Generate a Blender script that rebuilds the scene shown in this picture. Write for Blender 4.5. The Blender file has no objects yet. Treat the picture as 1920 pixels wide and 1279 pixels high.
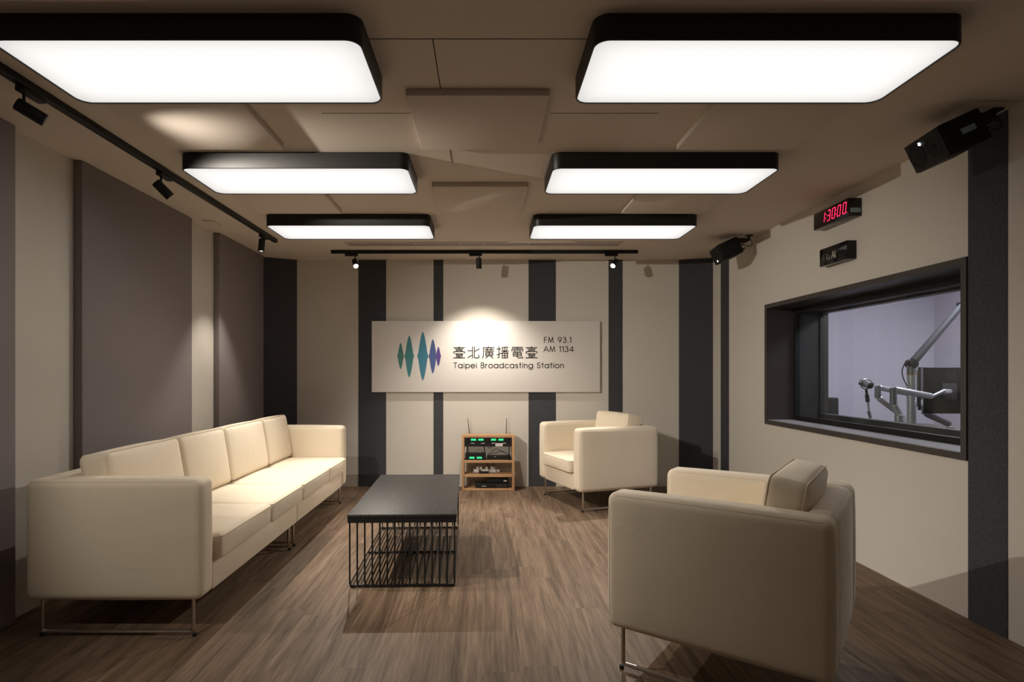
import bpy, bmesh, math, random
from math import sin, cos, pi, radians
from mathutils import Vector, Matrix

random.seed(7)
scene = bpy.context.scene
COL = scene.collection

# ------------------------------------------------------------------ camera
F_PX, W_PX, H_PX = 1090.0, 1920.0, 1279.0
VPX, VPY, EYE = 909.0, 698.0, 1.21
H = 2.40                                            # ceiling height
cam_d = bpy.data.cameras.new('camera')
cam_d.sensor_width = 36.0
cam_d.lens = F_PX / W_PX * 36.0
cam_d.shift_x = (W_PX / 2 - VPX) / W_PX
cam_d.shift_y = (VPY - H_PX / 2) / W_PX
cam_d.clip_start = 0.02
cam = bpy.data.objects.new('camera', cam_d)
cam.location = (0, 0, EYE)
cam.rotation_euler = (pi / 2, 0, 0)
COL.objects.link(cam)
scene.camera = cam

# ------------------------------------------------------------------ world, exposure
world = bpy.data.worlds.new('world')
world.use_nodes = True
world.node_tree.nodes['Background'].inputs[0].default_value = (0.5, 0.5, 0.55, 1)
world.node_tree.nodes['Background'].inputs[1].default_value = 0.02
scene.world = world
vs = scene.view_settings
vs.view_transform = 'Standard'
vs.look = 'None'
vs.exposure = 0.17
vs.gamma = 1.0
vs.use_curve_mapping = False
scene.cycles.max_bounces = 10
scene.cycles.diffuse_bounces = 6
scene.cycles.sample_clamp_indirect = 4.0

# light levels (used by the lamp builders below)
LAMP_L = 0.49             # glow of the ceiling light diffusers themselves
LED_L = 0.68              # the LED boards shining through them
LAMP_COL = (1.0, 0.972, 0.94)
SPOT_COL = (1.0, 0.915, 0.80)

# ------------------------------------------------------------------ materials
def new_mat(name, rgb, rough=0.6, metal=0.0, spec=0.5, sheen=0.0):
    m = bpy.data.materials.new(name)
    m.use_nodes = True
    b = m.node_tree.nodes['Principled BSDF']
    b.inputs['Base Color'].default_value = (*rgb, 1)
    b.inputs['Roughness'].default_value = rough
    b.inputs['Metallic'].default_value = metal
    b.inputs['Specular IOR Level'].default_value = spec
    if sheen:
        b.inputs['Sheen Weight'].default_value = sheen
    return m

def nd(m, typ, **kw):
    n = m.node_tree.nodes.new(typ)
    for k, v in kw.items():
        setattr(n, k, v)
    return n

def lk(m, a, b):
    m.node_tree.links.new(a, b)

def bsdf(m):
    return m.node_tree.nodes['Principled BSDF']

def textured(name, rgb, rough=0.8, scale=120.0, var=0.08, bump=0.15, dist=0.002, stretch=(1, 1, 1), spec=0.3,
             metal=0.0, sheen=0.0, detail=4.0, big=0.0):
    """plain colour with fine procedural variation and bump"""
    m = new_mat(name, rgb, rough, metal, spec, sheen)
    tc = nd(m, 'ShaderNodeTexCoord')
    mp = nd(m, 'ShaderNodeMapping')
    mp.inputs['Scale'].default_value = stretch
    lk(m, tc.outputs['Object'], mp.inputs['Vector'])
    nz = nd(m, 'ShaderNodeTexNoise')
    nz.inputs['Scale'].default_value = scale
    nz.inputs['Detail'].default_value = detail
    lk(m, mp.outputs[0], nz.inputs['Vector'])
    rp = nd(m, 'ShaderNodeValToRGB')
    rp.color_ramp.elements[0].position = 0.25
    rp.color_ramp.elements[1].position = 0.75
    rp.color_ramp.elements[0].color = (*[c * (1 - var) for c in rgb], 1)
    rp.color_ramp.elements[1].color = (*[min(1, c * (1 + var)) for c in rgb], 1)
    lk(m, nz.outputs['Fac'], rp.inputs['Fac'])
    lk(m, rp.outputs[0], bsdf(m).inputs['Base Color'])
    if bump:
        bp = nd(m, 'ShaderNodeBump')
        bp.inputs['Strength'].default_value = bump
        bp.inputs['Distance'].default_value = dist
        lk(m, nz.outputs['Fac'], bp.inputs['Height'])
        lk(m, bp.outputs[0], bsdf(m).inputs['Normal'])
    return m

def emit_mat(name, rgb, s):
    m = new_mat(name, (0.02, 0.02, 0.02), 0.5)
    b = bsdf(m)
    b.inputs['Emission Color'].default_value = (*rgb, 1)
    b.inputs['Emission Strength'].default_value = s
    return m

def floor_mat():
    m = new_mat('grey brown wood planks', (0.2, 0.15, 0.11), 0.5, 0, 0.22)
    tc = nd(m, 'ShaderNodeTexCoord')
    def mth(op, a, b=None, c=None):
        n = nd(m, 'ShaderNodeMath', operation=op)
        for q, v in enumerate((a, b, c)):
            if v is None:
                continue
            if isinstance(v, (int, float)):
                n.inputs[q].default_value = v
            else:
                lk(m, v, n.inputs[q])
        return n.outputs[0]
    sep = nd(m, 'ShaderNodeSeparateXYZ')
    lk(m, tc.outputs['Object'], sep.inputs[0])
    u = mth('DIVIDE', sep.outputs[0], 0.15)
    row = mth('FLOOR', u)
    w1 = nd(m, 'ShaderNodeTexWhiteNoise', noise_dimensions='1D')
    lk(m, row, w1.inputs['W'])
    v_ = mth('ADD', mth('DIVIDE', sep.outputs[1], 1.22), mth('MULTIPLY', w1.outputs['Value'], 7.0))
    col_ = mth('FLOOR', v_)
    cw = nd(m, 'ShaderNodeCombineXYZ')
    lk(m, row, cw.inputs[0])
    lk(m, col_, cw.inputs[1])
    w2 = nd(m, 'ShaderNodeTexWhiteNoise', noise_dimensions='2D')
    lk(m, cw.outputs[0], w2.inputs['Vector'])
    plank = w2.outputs['Value']
    joint = mth('MAXIMUM', mth('LESS_THAN', mth('FRACT', u), 0.007), mth('LESS_THAN', mth('FRACT', v_), 0.0010))
    # shift the grain per plank
    comb = nd(m, 'ShaderNodeCombineXYZ')
    mul = nd(m, 'ShaderNodeMath', operation='MULTIPLY')
    mul.inputs[1].default_value = 17.3
    lk(m, plank, mul.inputs[0])
    lk(m, mul.outputs[0], comb.inputs[0])
    lk(m, mul.outputs[0], comb.inputs[1])
    add = nd(m, 'ShaderNodeVectorMath', operation='ADD')
    lk(m, tc.outputs['Object'], add.inputs[0])
    lk(m, comb.outputs[0], add.inputs[1])
    mg = nd(m, 'ShaderNodeMapping')
    mg.inputs['Scale'].default_value = (21, 1.25, 1)
    lk(m, add.outputs[0], mg.inputs['Vector'])
    g = nd(m, 'ShaderNodeTexNoise')
    g.inputs['Scale'].default_value = 1.0
    g.inputs['Detail'].default_value = 7
    g.inputs['Roughness'].default_value = 0.62
    g.inputs['Distortion'].default_value = 0.9
    lk(m, mg.outputs[0], g.inputs['Vector'])
    mg2 = nd(m, 'ShaderNodeMapping')
    mg2.inputs['Scale'].default_value = (210, 6, 1)
    lk(m, add.outputs[0], mg2.inputs['Vector'])
    g2 = nd(m, 'ShaderNodeTexNoise')
    g2.inputs['Scale'].default_value = 1.0
    g2.inputs['Detail'].default_value = 4
    lk(m, mg2.outputs[0], g2.inputs['Vector'])
    rp = nd(m, 'ShaderNodeValToRGB')
    e = rp.color_ramp.elements
    e[0].position = 0.28
    e[0].color = (0.082, 0.053, 0.033, 1)
    e[1].position = 0.74
    e[1].color = (0.262, 0.183, 0.124, 1)
    k = rp.color_ramp.elements.new(0.5)
    k.color = (0.172, 0.116, 0.076, 1)
    lk(m, g.outputs['Fac'], rp.inputs['Fac'])
    # fine streaks
    mx = nd(m, 'ShaderNodeMix', data_type='RGBA', blend_type='OVERLAY')
    mx.inputs[0].default_value = 0.45
    lk(m, rp.outputs[0], mx.inputs[6])
    lk(m, g2.outputs['Fac'], mx.inputs[7])
    # cathedral figure
    mg3 = nd(m, 'ShaderNodeMapping')
    mg3.inputs['Scale'].default_value = (1.0, 0.085, 1)
    lk(m, add.outputs[0], mg3.inputs['Vector'])
    wv = nd(m, 'ShaderNodeTexWave', wave_type='BANDS', bands_direction='X')
    wv.inputs['Scale'].default_value = 11.0
    wv.inputs['Distortion'].default_value = 16.0
    wv.inputs['Detail'].default_value = 3.0
    wv.inputs['Detail Scale'].default_value = 1.1
    lk(m, mg3.outputs[0], wv.inputs['Vector'])
    wr_ = nd(m, 'ShaderNodeMapRange')
    wr_.inputs['From Min'].default_value = 0.0
    wr_.inputs['From Max'].default_value = 0.55
    wr_.inputs['To Min'].default_value = 0.87
    wr_.inputs['To Max'].default_value = 1.05
    lk(m, wv.outputs['Fac'], wr_.inputs['Value'])
    mw = nd(m, 'ShaderNodeMix', data_type='RGBA', blend_type='MULTIPLY')
    mw.inputs[0].default_value = 1
    lk(m, mx.outputs[2], mw.inputs[6])
    lk(m, wr_.outputs[0], mw.inputs[7])
    # plank tone
    hv = nd(m, 'ShaderNodeMapRange')
    hv.inputs['To Min'].default_value = 0.93
    hv.inputs['To Max'].default_value = 1.07
    lk(m, plank, hv.inputs['Value'])
    mt = nd(m, 'ShaderNodeMix', data_type='RGBA', blend_type='MULTIPLY')
    mt.inputs[0].default_value = 1
    lk(m, mw.outputs[2], mt.inputs[6])
    lk(m, hv.outputs[0], mt.inputs[7])
    # joints
    mj = nd(m, 'ShaderNodeMix', data_type='RGBA')
    lk(m, mth('MULTIPLY', joint, 0.5), mj.inputs[0])
    lk(m, mt.outputs[2], mj.inputs[6])
    mj.inputs[7].default_value = (0.15, 0.11, 0.078, 1)
    lk(m, mj.outputs[2], bsdf(m).inputs['Base Color'])
    rr = nd(m, 'ShaderNodeMapRange')
    rr.inputs['To Min'].default_value = 0.62
    rr.inputs['To Max'].default_value = 0.48
    lk(m, g.outputs['Fac'], rr.inputs['Value'])
    lk(m, rr.outputs[0], bsdf(m).inputs['Roughness'])
    bp = nd(m, 'ShaderNodeBump')
    bp.inputs['Strength'].default_value = 0.12
    bp.inputs['Distance'].default_value = 0.002
    lk(m, g2.outputs['Fac'], bp.inputs['Height'])
    lk(m, bp.outputs[0], bsdf(m).inputs['Normal'])
    return m

def wood_mat(name, dark, light, axis=(2, 30, 30)):
    m = new_mat(name, light, 0.5, 0, 0.35)
    tc = nd(m, 'ShaderNodeTexCoord')
    mp = nd(m, 'ShaderNodeMapping')
    mp.inputs['Scale'].default_value = axis
    lk(m, tc.outputs['Object'], mp.inputs['Vector'])
    nz = nd(m, 'ShaderNodeTexNoise')
    nz.inputs['Scale'].default_value = 2.0
    nz.inputs['Detail'].default_value = 5
    lk(m, mp.outputs[0], nz.inputs['Vector'])
    rp = nd(m, 'ShaderNodeValToRGB')
    rp.color_ramp.elements[0].position = 0.3
    rp.color_ramp.elements[1].position = 0.7
    rp.color_ramp.elements[0].color = (*dark, 1)
    rp.color_ramp.elements[1].color = (*light, 1)
    lk(m, nz.outputs['Fac'], rp.inputs['Fac'])
    lk(m, rp.outputs[0], bsdf(m).inputs['Base Color'])
    return m

def glass_mat():
    m = bpy.data.materials.new('window glass')
    m.use_nodes = True
    nt = m.node_tree
    nt.nodes.clear()
    out = nd(m, 'ShaderNodeOutputMaterial')
    mix = nd(m, 'ShaderNodeMixShader')
    tr = nd(m, 'ShaderNodeBsdfTransparent')
    tr.inputs[0].default_value = (0.93, 0.95, 0.95, 1)
    gl = nd(m, 'ShaderNodeBsdfGlossy')
    gl.inputs['Roughness'].default_value = 0.0
    lw = nd(m, 'ShaderNodeLayerWeight')
    lw.inputs[0].default_value = 0.5
    pw = nd(m, 'ShaderNodeMath', operation='POWER')
    pw.inputs[1].default_value = 5.0
    fr = nd(m, 'ShaderNodeMath', operation='MULTIPLY_ADD')
    fr.inputs[1].default_value = 0.9
    fr.inputs[2].default_value = 0.008
    lk(m, lw.outputs['Facing'], pw.inputs[0])
    lk(m, pw.outputs[0], fr.inputs[0])
    lk(m, fr.outputs[0], mix.inputs[0])
    lk(m, tr.outputs[0], mix.inputs[1])
    lk(m, gl.outputs[0], mix.inputs[2])
    lk(m, mix.outputs[0], out.inputs[0])
    return m

def granite_mat():
    m = new_mat('black speckled stone', (0.03, 0.03, 0.03), 0.48, 0, 0.22)
    tc = nd(m, 'ShaderNodeTexCoord')
    v = nd(m, 'ShaderNodeTexNoise')
    v.inputs['Scale'].default_value = 150
    v.inputs['Detail'].default_value = 3
    lk(m, tc.outputs['Object'], v.inputs['Vector'])
    rp = nd(m, 'ShaderNodeValToRGB')
    rp.color_ramp.elements[0].position = 0.42
    rp.color_ramp.elements[1].position = 0.68
    rp.color_ramp.elements[0].color = (0.010, 0.0095, 0.0095, 1)
    rp.color_ramp.elements[1].color = (0.065, 0.058, 0.054, 1)
    lk(m, v.outputs['Fac'], rp.inputs['Fac'])
    lk(m, rp.outputs[0], bsdf(m).inputs['Base Color'])
    bp = nd(m, 'ShaderNodeBump')
    bp.inputs['Strength'].default_value = 0.55
    bp.inputs['Distance'].default_value = 0.002
    lk(m, v.outputs['Fac'], bp.inputs['Height'])
    lk(m, bp.outputs[0], bsdf(m).inputs['Normal'])
    return m

M = {}
M['floor'] = floor_mat()
M['ceiling'] = textured('painted ceiling', (0.62, 0.55, 0.475), 0.9, 60, 0.015, 0.05, 0.001, spec=0.2)
M['ceiling_panel'] = textured('fabric ceiling panel', (0.60, 0.53, 0.46), 0.95, 240, 0.05, 0.2, 0.001, spec=0.1)
M['wall'] = textured('cream woven wall covering', (0.60, 0.562, 0.505), 0.9, 16, 0.02, 0.22, 0.004, (1.2, 1.2, 12), spec=0.15)
M['felt'] = textured('charcoal felt', (0.060, 0.061, 0.068), 0.95, 180, 0.35, 0.3, 0.002, spec=0.1)
M['mauve'] = textured('mauve grey acoustic fabric', (0.245, 0.215, 0.218), 0.95, 260, 0.05, 0.15, 0.001, spec=0.1)
M['fabric'] = textured('cream upholstery fabric', (0.76, 0.665, 0.525), 0.85, 420, 0.03, 0.12, 0.001, spec=0.2, sheen=0.15)
def soft_wrinkles(m, scale, strength, dist):
    tc = [n for n in m.node_tree.nodes if n.type == 'TEX_COORD'][0]
    bp0 = [n for n in m.node_tree.nodes if n.type == 'BUMP'][0]
    nz = nd(m, 'ShaderNodeTexNoise')
    nz.inputs['Scale'].default_value = scale
    nz.inputs['Detail'].default_value = 2
    nz.inputs['Distortion'].default_value = 0.6
    lk(m, tc.outputs['Object'], nz.inputs['Vector'])
    b2 = nd(m, 'ShaderNodeBump')
    b2.inputs['Strength'].default_value = strength
    b2.inputs['Distance'].default_value = dist
    lk(m, nz.outputs['Fac'], b2.inputs['Height'])
    lk(m, b2.outputs[0], bp0.inputs['Normal'])
soft_wrinkles(M['fabric'], 7.0, 0.35, 0.012)
M['piping'] = textured('cream piping', (0.70, 0.605, 0.47), 0.85, 300, 0.03, 0.1, 0.001, spec=0.2)
M['lamp_black'] = textured('black lamp enamel', (0.012, 0.011, 0.010), 0.45, 40, 0.1, 0.0, spec=0.35)
M['track_black'] = textured('matt black metal', (0.010, 0.009, 0.009), 0.5, 60, 0.1, 0.0, spec=0.35)
def diffuser_mat():
    """frosted acrylic: glows and lets the LED board above shine through"""
    m = bpy.data.materials.new('frosted lamp diffuser')
    m.use_nodes = True
    m.node_tree.nodes.clear()
    out = nd(m, 'ShaderNodeOutputMaterial')
    em = nd(m, 'ShaderNodeEmission')
    em.inputs[0].default_value = (*LAMP_COL, 1)
    em.inputs[1].default_value = LAMP_L
    tr = nd(m, 'ShaderNodeBsdfTranslucent')
    tr.inputs[0].default_value = (0.72, 0.72, 0.72, 1)
    ad = nd(m, 'ShaderNodeAddShader')
    lk(m, em.outputs[0], ad.inputs[0])
    lk(m, tr.outputs[0], ad.inputs[1])
    lk(m, ad.outputs[0], out.inputs[0])
    return m
M['diffuser'] = diffuser_mat()
M['led_board'] = emit_mat('led board', LAMP_COL, LED_L)
M['lens'] = emit_mat('spot lens', (1.0, 0.9, 0.75), 30.0)
M['lens_dim'] = emit_mat('spot lens seen from the side', (1.0, 0.9, 0.75), 6.0)
M['chrome'] = textured('brushed chrome', (0.62, 0.58, 0.53), 0.25, 200, 0.05, 0.0, metal=1.0)
M['rubber'] = textured('black rubber', (0.012, 0.012, 0.012), 0.7, 80, 0.1, 0.0)
M['iron'] = textured('black coated iron', (0.011, 0.010, 0.010), 0.45, 90, 0.1, 0.0, spec=0.4)
M['granite'] = granite_mat()
M['oak'] = wood_mat('light oak board', (0.42, 0.235, 0.115), (0.56, 0.335, 0.175))
M['frame'] = textured('dark brown window lining', (0.050, 0.042, 0.039), 0.42, 40, 0.12, 0.05, 0.001, (1, 1, 1), spec=0.4)
M['frame_black'] = textured('black window gap lining', (0.008, 0.008, 0.008), 0.6, 40, 0.1, 0.0)
M['frame_grey'] = textured('dark grey aluminium', (0.045, 0.045, 0.045), 0.45, 60, 0.1, 0.0, spec=0.4)
M['sill'] = textured('satin sill board', (0.32, 0.31, 0.32), 0.35, 40, 0.05, 0.0)
M['glass'] = glass_mat()
M['board'] = textured('white sign board', (0.70, 0.665, 0.63), 0.55, 60, 0.01, 0.0, spec=0.3)
M['ink'] = textured('dark lettering', (0.022, 0.018, 0.017), 0.5, 60, 0.05, 0.0)
for i, c in enumerate([(0.050, 0.185, 0.150), (0.040, 0.190, 0.195), (0.040, 0.175, 0.260), (0.060, 0.090, 0.235),
                       (0.085, 0.052, 0.215)]):
    M['wave%d' % i] = textured('emblem colour %d' % i, c, 0.5, 60, 0.03, 0.0)
M['device'] = textured('black device casing', (0.014, 0.013, 0.013), 0.45, 90, 0.1, 0.0)
M['device_grey'] = textured('dark grey device panel', (0.035, 0.033, 0.033), 0.45, 90, 0.1, 0.0)
M['white_plastic'] = textured('white plastic', (0.62, 0.60, 0.56), 0.5, 60, 0.03, 0.0)
M['card'] = textured('pale printed card', (0.55, 0.55, 0.52), 0.7, 300, 0.15, 0.0)
M['green'] = emit_mat('green display', (0.03, 0.85, 0.30), 0.95)
M['red'] = emit_mat('red display segments', (1.0, 0.02, 0.09), 1.6)
M['clock'] = textured('black red tinted acrylic', (0.012, 0.004, 0.005), 0.18, 60, 0.1, 0.0, spec=0.4)
M['sticker'] = textured('pale blue sticker', (0.22, 0.32, 0.34), 0.6, 260, 0.2, 0.0)
M['sign_grey'] = textured('unlit grey lettering', (0.50, 0.47, 0.42), 0.5, 60, 0.05, 0.0)
M['acrylic'] = textured('black acrylic', (0.006, 0.006, 0.006), 0.12, 60, 0.1, 0.0, spec=0.35)
M['speaker'] = textured('black loudspeaker casing', (0.006, 0.006, 0.0055), 0.55, 120, 0.12, 0.1, 0.001, spec=0.25)
M['cone'] = textured('black loudspeaker cone', (0.004, 0.004, 0.004), 0.7, 120, 0.1, 0.0)
M['led'] = emit_mat('white indicator', (0.8, 0.95, 1.0), 5.0)
M['silver'] = textured('satin silver', (0.48, 0.48, 0.50), 0.35, 120, 0.04, 0.0, metal=0.7)
M['silver_dark'] = textured('grey metal', (0.20, 0.20, 0.22), 0.4, 120, 0.05, 0.0, metal=0.6)
M['booth_wall'] = textured('pale lilac fabric wall', (0.56, 0.53, 0.61), 0.9, 120, 0.03, 0.1, 0.001, spec=0.1)
M['booth_desk'] = textured('dark desk laminate', (0.10, 0.085, 0.075), 0.5, 60, 0.08, 0.0)
M['mesh_black'] = textured('black chair mesh', (0.018, 0.018, 0.02), 0.8, 300, 0.3, 0.2, 0.002)
M['vent'] = textured('vent slot metal', (0.30, 0.255, 0.235), 0.6, 60, 0.03, 0.0)
M['vent_white'] = textured('vent frame paint', (0.56, 0.50, 0.42), 0.6, 60, 0.03, 0.0)
M['monitor'] = textured('matt black monitor plastic', (0.010, 0.010, 0.012), 0.6, 40, 0.03, 0.0, spec=0.15)
M['boom'] = textured('grey painted boom arm', (0.05, 0.05, 0.058), 0.5, 120, 0.05, 0.0, spec=0.3)
M['orange'] = textured('amber ring', (0.45, 0.22, 0.05), 0.5, 60, 0.05, 0.0)
M['seam'] = textured('dark joint line', (0.05, 0.042, 0.034), 0.9, 60, 0.05, 0.0)

# ------------------------------------------------------------------ mesh helpers
class MB:
    """collects shapes and links them as ONE mesh object"""
    def __init__(self):
        self.v, self.f, self.mi = [], [], []
        self.cur = 0

    def add(self, vs_, fs):
        o = len(self.v)
        self.v += [Vector(p) for p in vs_]
        self.f += [tuple(i + o for i in f) for f in fs]
        self.mi += [self.cur] * len(fs)
        return self

    def box(self, c, s, R=None):
        hx, hy, hz = s[0] / 2, s[1] / 2, s[2] / 2
        pts = [Vector((x, y, z)) for x in (-hx, hx) for y in (-hy, hy) for z in (-hz, hz)]
        if R is not None:
            pts = [R @ p for p in pts]
        pts = [p + Vector(c) for p in pts]
        return self.add(pts, [(0, 1, 3, 2), (4, 6, 7, 5), (0, 4, 5, 1), (2, 3, 7, 6), (0, 2, 6, 4), (1, 5, 7, 3)])

    def bounds(self, a, b):
        return self.box([(a[i] + b[i]) / 2 for i in range(3)], [abs(b[i] - a[i]) for i in range(3)])

    def rbox(self, c, s, r, seg=4, bulge=(0, 0, 0), n=8, R=None):
        """box with rounded edges; faces may swell outwards by bulge (x, y, z)"""
        h = [s[0] / 2, s[1] / 2, s[2] / 2]
        r = min(r, min(h) * 0.999)
        def axis(hh, nn):
            a = [-hh + r * (1 - cos(pi / 2 * i / seg)) for i in range(seg)]
            b = [-(hh - r) + 2 * (hh - r) * i / nn for i in range(nn + 1)]
            return a + b + [-x for x in reversed(a)]
        use = [n if any(bulge) else 1] * 3
        ax = [axis(h[i], use[i]) for i in range(3)]
        cache, vs_, fs = {}, [], []
        def vert(i, j, k):
            key = (i, j, k)
            if key in cache:
                return cache[key]
            p = Vector((ax[0][i], ax[1][j], ax[2][k]))
            q = Vector([max(-(h[t] - r), min(h[t] - r, p[t])) for t in range(3)])
            d = p - q
            if d.length > 1e-9:
                p2 = q + d.normalized() * r
            else:
                p2 = p
            u = [p[t] / h[t] for t in range(3)]
            for t in range(3):
                if bulge[t]:
                    o = [x for x in range(3) if x != t]
                    w = (1 - u[o[0]] ** 2) * (1 - u[o[1]] ** 2)
                    p2[t] += u[t] * bulge[t] * max(0, w)
            if R is not None:
                p2 = R @ p2
            cache[key] = len(vs_)
            vs_.append(p2 + Vector(c))
            return cache[key]
        N = [len(a) - 1 for a in ax]
        for t in range(3):
            a_, b_ = [(1, 2), (2, 0), (0, 1)][t]
            for side in (0, N[t]):
                for i in range(N[a_]):
                    for j in range(N[b_]):
                        quad = []
                        for di, dj in ((0, 0), (1, 0), (1, 1), (0, 1)):
                            idx = [0, 0, 0]
                            idx[t] = side
                            idx[a_] = i + di
                            idx[b_] = j + dj
                            quad.append(vert(*idx))
                        fs.append(tuple(quad) if side else tuple(reversed(quad)))
        return self.add(vs_, fs)

    def tube(self, pts, r, n=10, caps=True, closed=False):
        pts = [Vector(p) for p in pts]
        m = len(pts)
        rs = r if isinstance(r, (list, tuple)) else [r] * m
        vs_, fs = [], []
        prev = None
        for i, p in enumerate(pts):
            if closed:
                t = (pts[(i + 1) % m] - pts[i - 1]).normalized()
            elif i == 0:
                t = (pts[1] - p).normalized()
            elif i == m - 1:
                t = (p - pts[i - 1]).normalized()
            else:
                t = ((pts[i + 1] - p).normalized() + (p - pts[i - 1]).normalized()).normalized()
            if prev is None:
                a = Vector((0, 0, 1)) if abs(t.z) < 0.9 else Vector((1, 0, 0))
                u = t.cross(a).normalized()
            else:
                u = (prev - t * prev.dot(t)).normalized()
            prev = u
            w = t.cross(u)
            for k in range(n):
                a = 2 * pi * k / n
                vs_.append(p + (u * cos(a) + w * sin(a)) * rs[i])
        rings = m if closed else m - 1
        for i in range(rings):
            for k in range(n):
                a, b = i * n + k, i * n + (k + 1) % n
                c, d = ((i + 1) % m) * n + (k + 1) % n, ((i + 1) % m) * n + k
                fs.append((a, b, c, d))
        if caps and not closed:
            fs.append(tuple(reversed(range(n))))
            fs.append(tuple(range((m - 1) * n, m * n)))
        return self.add(vs_, fs)

    def lathe(self, prof, origin, axis, n=28, caps=True):
        """prof: (distance along axis, radius)"""
        ax = Vector(axis).normalized()
        a = Vector((0, 0, 1)) if abs(ax.z) < 0.9 else Vector((1, 0, 0))
        u = ax.cross(a).normalized()
        w = ax.cross(u)
        vs_, fs = [], []
        for d, r in prof:
            for k in range(n):
                t = 2 * pi * k / n
                vs_.append(Vector(origin) + ax * d + (u * cos(t) + w * sin(t)) * r)
        for i in range(len(prof) - 1):
            for k in range(n):
                fs.append((i * n + k, i * n + (k + 1) % n, (i + 1) * n + (k + 1) % n, (i + 1) * n + k))
        if caps:
            fs.append(tuple(reversed(range(n))))
            fs.append(tuple(range((len(prof) - 1) * n, len(prof) * n)))
        return self.add(vs_, fs)

    def prism(self, poly, z0, z1):
        """poly (x, y) extruded upwards"""
        n = len(poly)
        vs_ = [(x, y, z0) for x, y in poly] + [(x, y, z1) for x, y in poly]
        fs = [tuple(reversed(range(n))), tuple(range(n, 2 * n))]
        fs += [(i, (i + 1) % n, (i + 1) % n + n, i + n) for i in range(n)]
        return self.add(vs_, fs)

    def xform(self, mat):
        self.v = [mat @ p for p in self.v]
        return self

    def build(self, name, mat, parent=None, smooth=35, fix=True):
        me = bpy.data.meshes.new(name)
        me.from_pydata([tuple(p) for p in self.v], [], self.f)
        mats = mat if isinstance(mat, (list, tuple)) else [mat]
        for mm in mats:
            me.materials.append(mm)
        for p, i in zip(me.polygons, self.mi):
            p.material_index = min(i, len(mats) - 1)
        if fix:
            bm = bmesh.new()
            bm.from_mesh(me)
            bmesh.ops.recalc_face_normals(bm, faces=bm.faces)
            bm.to_mesh(me)
            bm.free()
        if smooth:
            for p in me.polygons:
                p.use_smooth = True
            me.set_sharp_from_angle(angle=radians(smooth))
        me.update()
        o = bpy.data.objects.new(name, me)
        COL.objects.link(o)
        if parent is not None:
            o.parent = parent
        return o

def tag(o, label, cat, group=None):
    o['label'] = label
    o['category'] = cat
    if group:
        o['group'] = group
    return o

def thing(name, label, cat, loc=(0, 0, 0), rz=0.0, group=None):
    o = bpy.data.objects.new(name, None)
    o.empty_display_size = 0.1
    o.location = loc
    o.rotation_euler = (0, 0, rz)
    COL.objects.link(o)
    return tag(o, label, cat, group)

def struct(name, mb, mat, label, cat, parent=None, smooth=0):
    o = mb.build(name, mat, parent, smooth)
    o['kind'] = 'structure'
    if parent is None:
        o['label'] = label
        o['category'] = cat
    return o

def copy_tree(o, parent=None):
    c = o.copy()
    COL.objects.link(c)
    if parent is not None:
        c.parent = parent
    for ch in list(o.children):
        copy_tree(ch, c)
    return c

def Rz(a):
    return Matrix.Rotation(a, 3, 'Z')

def rrect(x0, y0, x1, y1, r, n=8):
    pts = []
    for cx, cy, a0 in ((x1 - r, y1 - r, 0), (x0 + r, y1 - r, pi / 2), (x0 + r, y0 + r, pi), (x1 - r, y0 + r, 1.5 * pi)):
        for i in range(n + 1):
            a = a0 + pi / 2 * i / n
            pts.append((cx + r * cos(a), cy + r * sin(a)))
    return pts

def fillet(pts, r, n=5):
    """round the corners of a polyline"""
    pts = [Vector(p) for p in pts]
    out = [pts[0]]
    for i in range(1, len(pts) - 1):
        a, b, c = pts[i - 1], pts[i], pts[i + 1]
        d1, d2 = (a - b).normalized(), (c - b).normalized()
        k = min(r, (a - b).length / 2, (c - b).length / 2)
        p0, p2 = b + d1 * k, b + d2 * k
        for j in range(n + 1):
            t = j / n
            out.append(p0 * (1 - t) ** 2 + b * 2 * t * (1 - t) + p2 * t ** 2)
    out.append(pts[-1])
    return out

def at(px, py, y):
    """world point seen at a photograph pixel, at depth y"""
    return Vector(((px - VPX) * y / F_PX, y, EYE - (py - VPY) * y / F_PX))

# ------------------------------------------------------------------ lettering (single line strokes)
def arc(cx, cy, rx, ry, a0, a1, n=14):
    return [(cx + rx * cos(radians(a0 + (a1 - a0) * i / n)), cy + ry * sin(radians(a0 + (a1 - a0) * i / n))) for i in range(n + 1)]

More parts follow.
